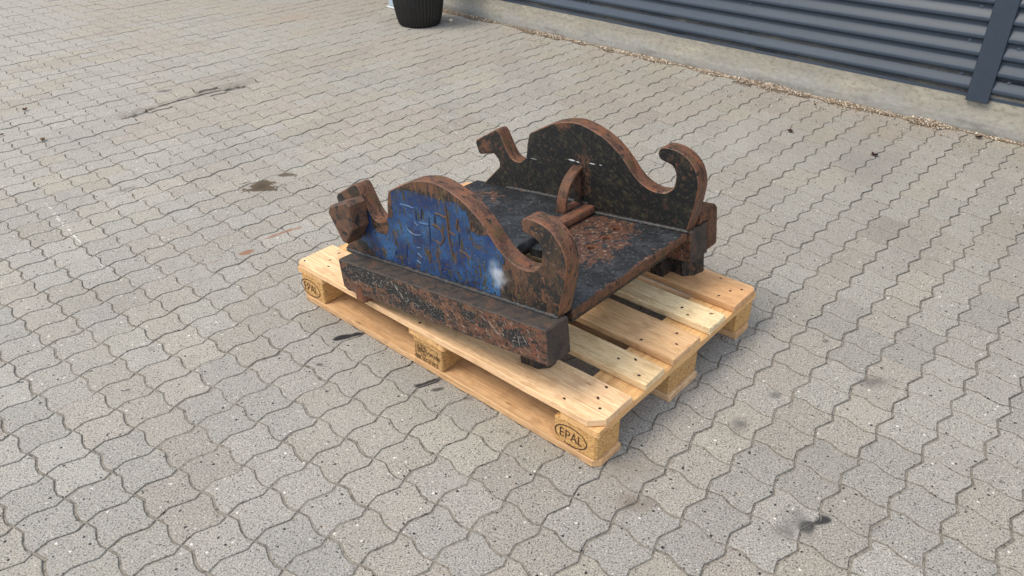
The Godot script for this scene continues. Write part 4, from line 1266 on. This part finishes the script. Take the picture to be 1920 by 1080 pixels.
	for i in arch.size():
		var t := (arch[mini(i + 1, arch.size() - 1)] - arch[maxi(i - 1, 0)]).normalized()
		inner.append(arch[i] + Vector2(t.y, -t.x) * 0.0125)
	var band := arch.duplicate()
	for i in range(inner.size() - 1, -1, -1): band.append(inner[i])
	var am := MB.new()
	ext(am, am, band, Vector3(), Vector3(0, 0, -1), Vector3.UP, Vector3.RIGHT, 0.379, 0.416, 0.003, 3, 40.0)
	put("loop_bracket", mesh_of([am]), edge_rust, root)
	put("rib", box_mesh(L3(0.383, 0.6455, 0.02), L3(0.407, 0.631, 0.118), 0.003), dark_rust, root)
	put("loop_foot", box_mesh(L3(0.381, 0.632, 0.022), L3(0.409, 0.552, 0.030), 0.002), bright_rust, root)
	# ---------- block on the near lug
	var bs := MB.new()
	var boss := PackedVector2Array([Vector2(-0.003, 0.145), Vector2(0.010, 0.165), Vector2(0.094, 0.192), Vector2(0.108, 0.180), Vector2(0.106, 0.112), Vector2(0.060, 0.058), Vector2(0.042, 0.060)])
	ext(bs, bs, boss, Vector3(), U, Wv, Vv, 0.0, 0.0625, 0.0065, 3, 30.0)
	put("lug_block", mesh_of([bs]), tri(srf(Color.WHITE, 0.72, rust_tex(361, 512, 512, 172, 0.2).tex(), 0.2), Vector3.ONE * 3.2, Vector3(0.3, 0.2, 0)), root)
	# ---------- block behind the far beam
	var eb := MB.new()
	ext(eb, eb, PackedVector2Array([Vector2(0.743, -0.095), Vector2(0.790, -0.095), Vector2(0.80, -0.085), Vector2(0.80, 0.026), Vector2(0.79, 0.036), Vector2(0.697, 0.036), Vector2(0.697, 0.002), Vector2(0.743, 0.002)]), Vector3(), Vector3.FORWARD, Vector3.UP, Vector3.RIGHT, 0.690, 0.7855, 0.006, 3, 50.0)
	put("end_block", mesh_of([eb]), edge_rust, root)
	# ---------- feet
	var ft := MB.new()
	ext(ft, ft, rect(0.585, 0.085, 0.692, 0.160, 0.028), Vector3(), U, Vector3.FORWARD, Vector3.DOWN, 0.095, 0.2, 0.010, 3, 50.0)
	put("foot", mesh_of([ft]), dark_mix, root)
	var f2 := MB.new()
	ext(f2, f2, PackedVector2Array([Vector2(0.665, 0.732), Vector2(0.709, 0.729), Vector2(0.733, 0.755), Vector2(0.742, 0.79), Vector2(0.742, 0.80), Vector2(0.665, 0.80)]), Vector3(), U, Vector3.FORWARD, Vector3.DOWN, 0.094, 0.200, 0.004, 3, 50.0)
	put("foot", mesh_of([f2]), dark_mix, root)
	put("foot", box_mesh(L3(0.62, 0.735, -0.19), L3(0.668, 0.685, -0.098), 0.004), dark_mix, root)
	var f4 := MB.new()
	ext(f4, f4, rect(0.052, 0.003, 0.098, 0.045, 0.008), Vector3(), U, Vector3.FORWARD, Vector3.DOWN, 0.062, 0.1215, 0.005, 3, 50.0)
	var foot4 := put("foot", mesh_of([f4]), bright_rust, root)
	foot4.position = Vector3(0, 0, 0.006)
	var f5 := MB.new()
	ext(f5, f5, rect(0.05, 0.62, 0.11, 0.70, 0.01), Vector3(), U, Vector3.FORWARD, Vector3.DOWN, 0.06, 0.108, 0.004, 3, 50.0)
	put("foot", mesh_of([f5]), dark_mix, root)

func weld_writing(plate: MeshInstance3D, v0: float) -> void:
	# letters laid on as weld beads
	var strokes := [
		[[0.255, 0.193], [0.281, 0.194], [0.310, 0.191]], [[0.314, 0.187], [0.311, 0.158]], [[0.303, 0.152], [0.316, 0.143]], [[0.265, 0.137], [0.273, 0.122], [0.293, 0.114], [0.321, 0.117]],
		[[0.340, 0.196], [0.331, 0.164]], [[0.321, 0.154], [0.337, 0.154], [0.359, 0.155]], [[0.364, 0.176], [0.353, 0.101]],
		[[0.390, 0.192], [0.408, 0.192], [0.432, 0.186]], [[0.389, 0.190], [0.383, 0.164]], [[0.370, 0.159], [0.393, 0.156], [0.408, 0.142], [0.410, 0.125], [0.393, 0.108], [0.377, 0.116]],
		[[0.431, 0.223], [0.433, 0.179], [0.431, 0.130], [0.435, 0.082]], [[0.434, 0.151], [0.456, 0.144]], [[0.473, 0.194], [0.462, 0.162]], [[0.469, 0.153], [0.464, 0.118]], [[0.464, 0.106], [0.483, 0.101], [0.502, 0.090]],
		[[0.210, 0.084], [0.206, 0.066]], [[0.203, 0.047], [0.198, 0.033]], [[0.253, 0.076], [0.245, 0.037]], [[0.296, 0.077], [0.312, 0.078]], [[0.295, 0.061], [0.312, 0.050]], [[0.287, 0.037], [0.302, 0.031]], [[0.519, 0.194], [0.513, 0.171]],
		[[0.346, 0.080], [0.343, 0.042]], [[0.372, 0.082], [0.381, 0.046]]]
	var paint := srf(Color(0.24, 0.33, 0.46), 0.38)
	var rusty := srf(Color(0.30, 0.215, 0.15), 0.7)
	var blue := srf(Color(0.14, 0.20, 0.31), 0.42)
	for i in strokes.size():
		var q = strokes[i]
		var m := MB.new()
		var c := []
		for p in q: c.append(Vector2(p[0], p[1]))
		var line := spline(c, 5)
		var pts := []
		for p in line: pts.append(L3(p.x, v0 - 0.0002, p.y))
		tube(m, pts, 0.0028 if i < 15 else 0.0025, 7, 0.28, 1.0, Vector3.BACK)
		var mat: Material = paint if i in [0, 2, 3, 5, 18, 19, 20] else (rusty if i in [7, 9, 10, 11, 12, 14, 15, 21, 22, 23] else blue)
		put("weld_letter", mesh_of([m]), mat, plate)

# ---------------------------------------------------------------- planter and post
func planter() -> void:
	var root := base("planter", W(-2.435, 2.775, 0.0))
	tag(root, "large black ribbed plant pot standing by the concrete plinth", "planter")
	var m := MB.new()
	lathe(m, [Vector2(0.0, 0.0), Vector2(0.135, 0.0), Vector2(0.148, 0.012), Vector2(0.162, 0.06), Vector2(0.178, 0.15), Vector2(0.190, 0.26), Vector2(0.196, 0.38), Vector2(0.194, 0.46), Vector2(0.186, 0.52)], 168, 0.0045, 42)
	lathe(m, [Vector2(0.186, 0.52), Vector2(0.204, 0.525), Vector2(0.207, 0.545), Vector2(0.202, 0.56), Vector2(0.185, 0.56), Vector2(0.178, 0.50)], 48)
	var t := Pic.new(256, 256, Color(0.085, 0.085, 0.09))
	t.lay(Color(0.15, 0.145, 0.135), nb(401, 256, 256, 0.05, 4, 1, 1, true), 130, 210, 0.7)
	t.lay(Color(0.05, 0.05, 0.055), nb(402, 256, 256, 0.1, 3, 1, 1, true), 120, 50, 0.7)
	put("pot", mesh_of([m]), tri(srf(Color.WHITE, 0.5, t.tex()), Vector3.ONE * 3.0), root)
	var s := MB.new()
	lathe(s, [Vector2(0.0, 0.515), Vector2(0.08, 0.512), Vector2(0.182, 0.50)], 30)
	put("soil", mesh_of([s]), srf(Color(0.17, 0.13, 0.10), 1.0), root)
	var post := base("steel_post", W(-2.955, 3.035, 0.0), atan(-0.06))
	tag(post, "pale grey steel post base standing behind the black plant pot", "post")
	put("shaft", box_mesh(Vector3(-0.075, 0.012, -0.05), Vector3(0.085, 0.85, 0.05), 0.006), srf(Color(0.62, 0.68, 0.73), 0.45), post)
	put("foot_plate", box_mesh(Vector3(-0.088, 0.0, -0.065), Vector3(0.098, 0.012, 0.062), 0.003), srf(Color(0.78, 0.80, 0.81), 0.5), post)
	put("cap", box_mesh(Vector3(-0.079, 0.85, -0.054), Vector3(0.089, 0.862, 0.054), 0.004), srf(Color(0.62, 0.68, 0.73), 0.45), post)

# ---------------------------------------------------------------- dry leaves and crumbs on the paving
func litter() -> void:
	var spots := [
		[-2.711, 0.136, 0.030, "curled brown dry leaf at the left border of the paved yard", "dry leaf", 0], [-2.163, 0.017, 0.026, "pale brown crumpled leaf beside the sunken joint, right of the other leaf", "dry leaf", 1],
		[-2.41, -0.084, 0.020, "small reddish brown leaf scrap nearest the left border", "dry leaf", 0], [0.585, 2.41, 0.026, "dark ragged leaf lying flat on the pavers behind the frame", "dry leaf", 2],
		[1.004, 2.37, 0.026, "dark reddish clump in a paver joint between frame and wall", "dry leaf", 2], [1.30, 2.885, 0.028, "dark tuft of dirt on the gravel under the cover strip", "dirt clump", 2],
		[-2.30, 2.96, 0.020, "small white pebble on the pavers beside the plant pot", "pebble", 3]]
	for q in spots:
		rng.seed = int(1000 * absf(q[0]) + 7)
		var m := MB.new()
		var col: Color = [Color(0.33, 0.21, 0.14), Color(0.45, 0.36, 0.26), Color(0.22, 0.13, 0.10), Color(0.78, 0.74, 0.66)][q[5]]
		var r: float = q[2] * (0.8 if q[5] != 3 else 1.0)
		if q[5] == 3:
			var sm := SphereMesh.new()
			sm.radius = r; sm.height = r * 1.3; sm.radial_segments = 10; sm.rings = 6
			var st := SurfaceTool.new()
			st.create_from(sm, 0)
			var mdt := MeshDataTool.new()
			mdt.create_from_surface(st.commit(), 0)
			var pz := noise(5, 40.0, 2)
			for i in mdt.get_vertex_count():
				var v := mdt.get_vertex(i)
				mdt.set_vertex(i, v * (1.0 + 0.25 * pz.get_noise_3dv(v)))
			var am := ArrayMesh.new()
			mdt.commit_to_surface(am)
			var pb := put(String(q[4]).replace(" ", "_"), am, srf(col, 0.9), self)
			pb.position = W(q[0], q[1], r * 0.5)
			tag(pb, q[3], q[4])
			continue
		# crumpled lobes round a centre
		var lobes := 7
		for k in lobes:
			var a := TAU * k / lobes + rng.randf_range(-0.3, 0.3)
			var d := Vector3(cos(a), 0, sin(a)); var sd := Vector3(-sin(a), 0, cos(a))
			var l := r * rng.randf_range(0.6, 1.2); var w := r * rng.randf_range(0.22, 0.42)
			var curl := rng.randf_range(0.1, 0.75) * r
			var pts := []
			for i in 5:
				var t := i / 4.0
				var ww := w * sin(PI * clampf(t * 0.9 + 0.08, 0.0, 1.0))
				var c := d * l * t * (1.0 - 0.25 * t) + Vector3.UP * (0.004 + curl * t * t)
				pts.append([c - sd * ww + Vector3.UP * ww * 0.5, c, c + sd * ww + Vector3.UP * ww * 0.5])
			for i in 4:
				for e in 2:
					var nn: Vector3 = (pts[i][e + 1] - pts[i][e]).cross(pts[i + 1][e] - pts[i][e]).normalized()
					if nn.y < 0: nn = -nn
					m.quad(pts[i][e], pts[i][e + 1], pts[i + 1][e + 1], pts[i + 1][e], nn, nn, nn, nn)
		var o := put(String(q[4]).replace(" ", "_"), mesh_of([m]), srf(col, 0.85), self)
		o.position = W(q[0], q[1], 0.001)
		tag(o, q[3], q[4])
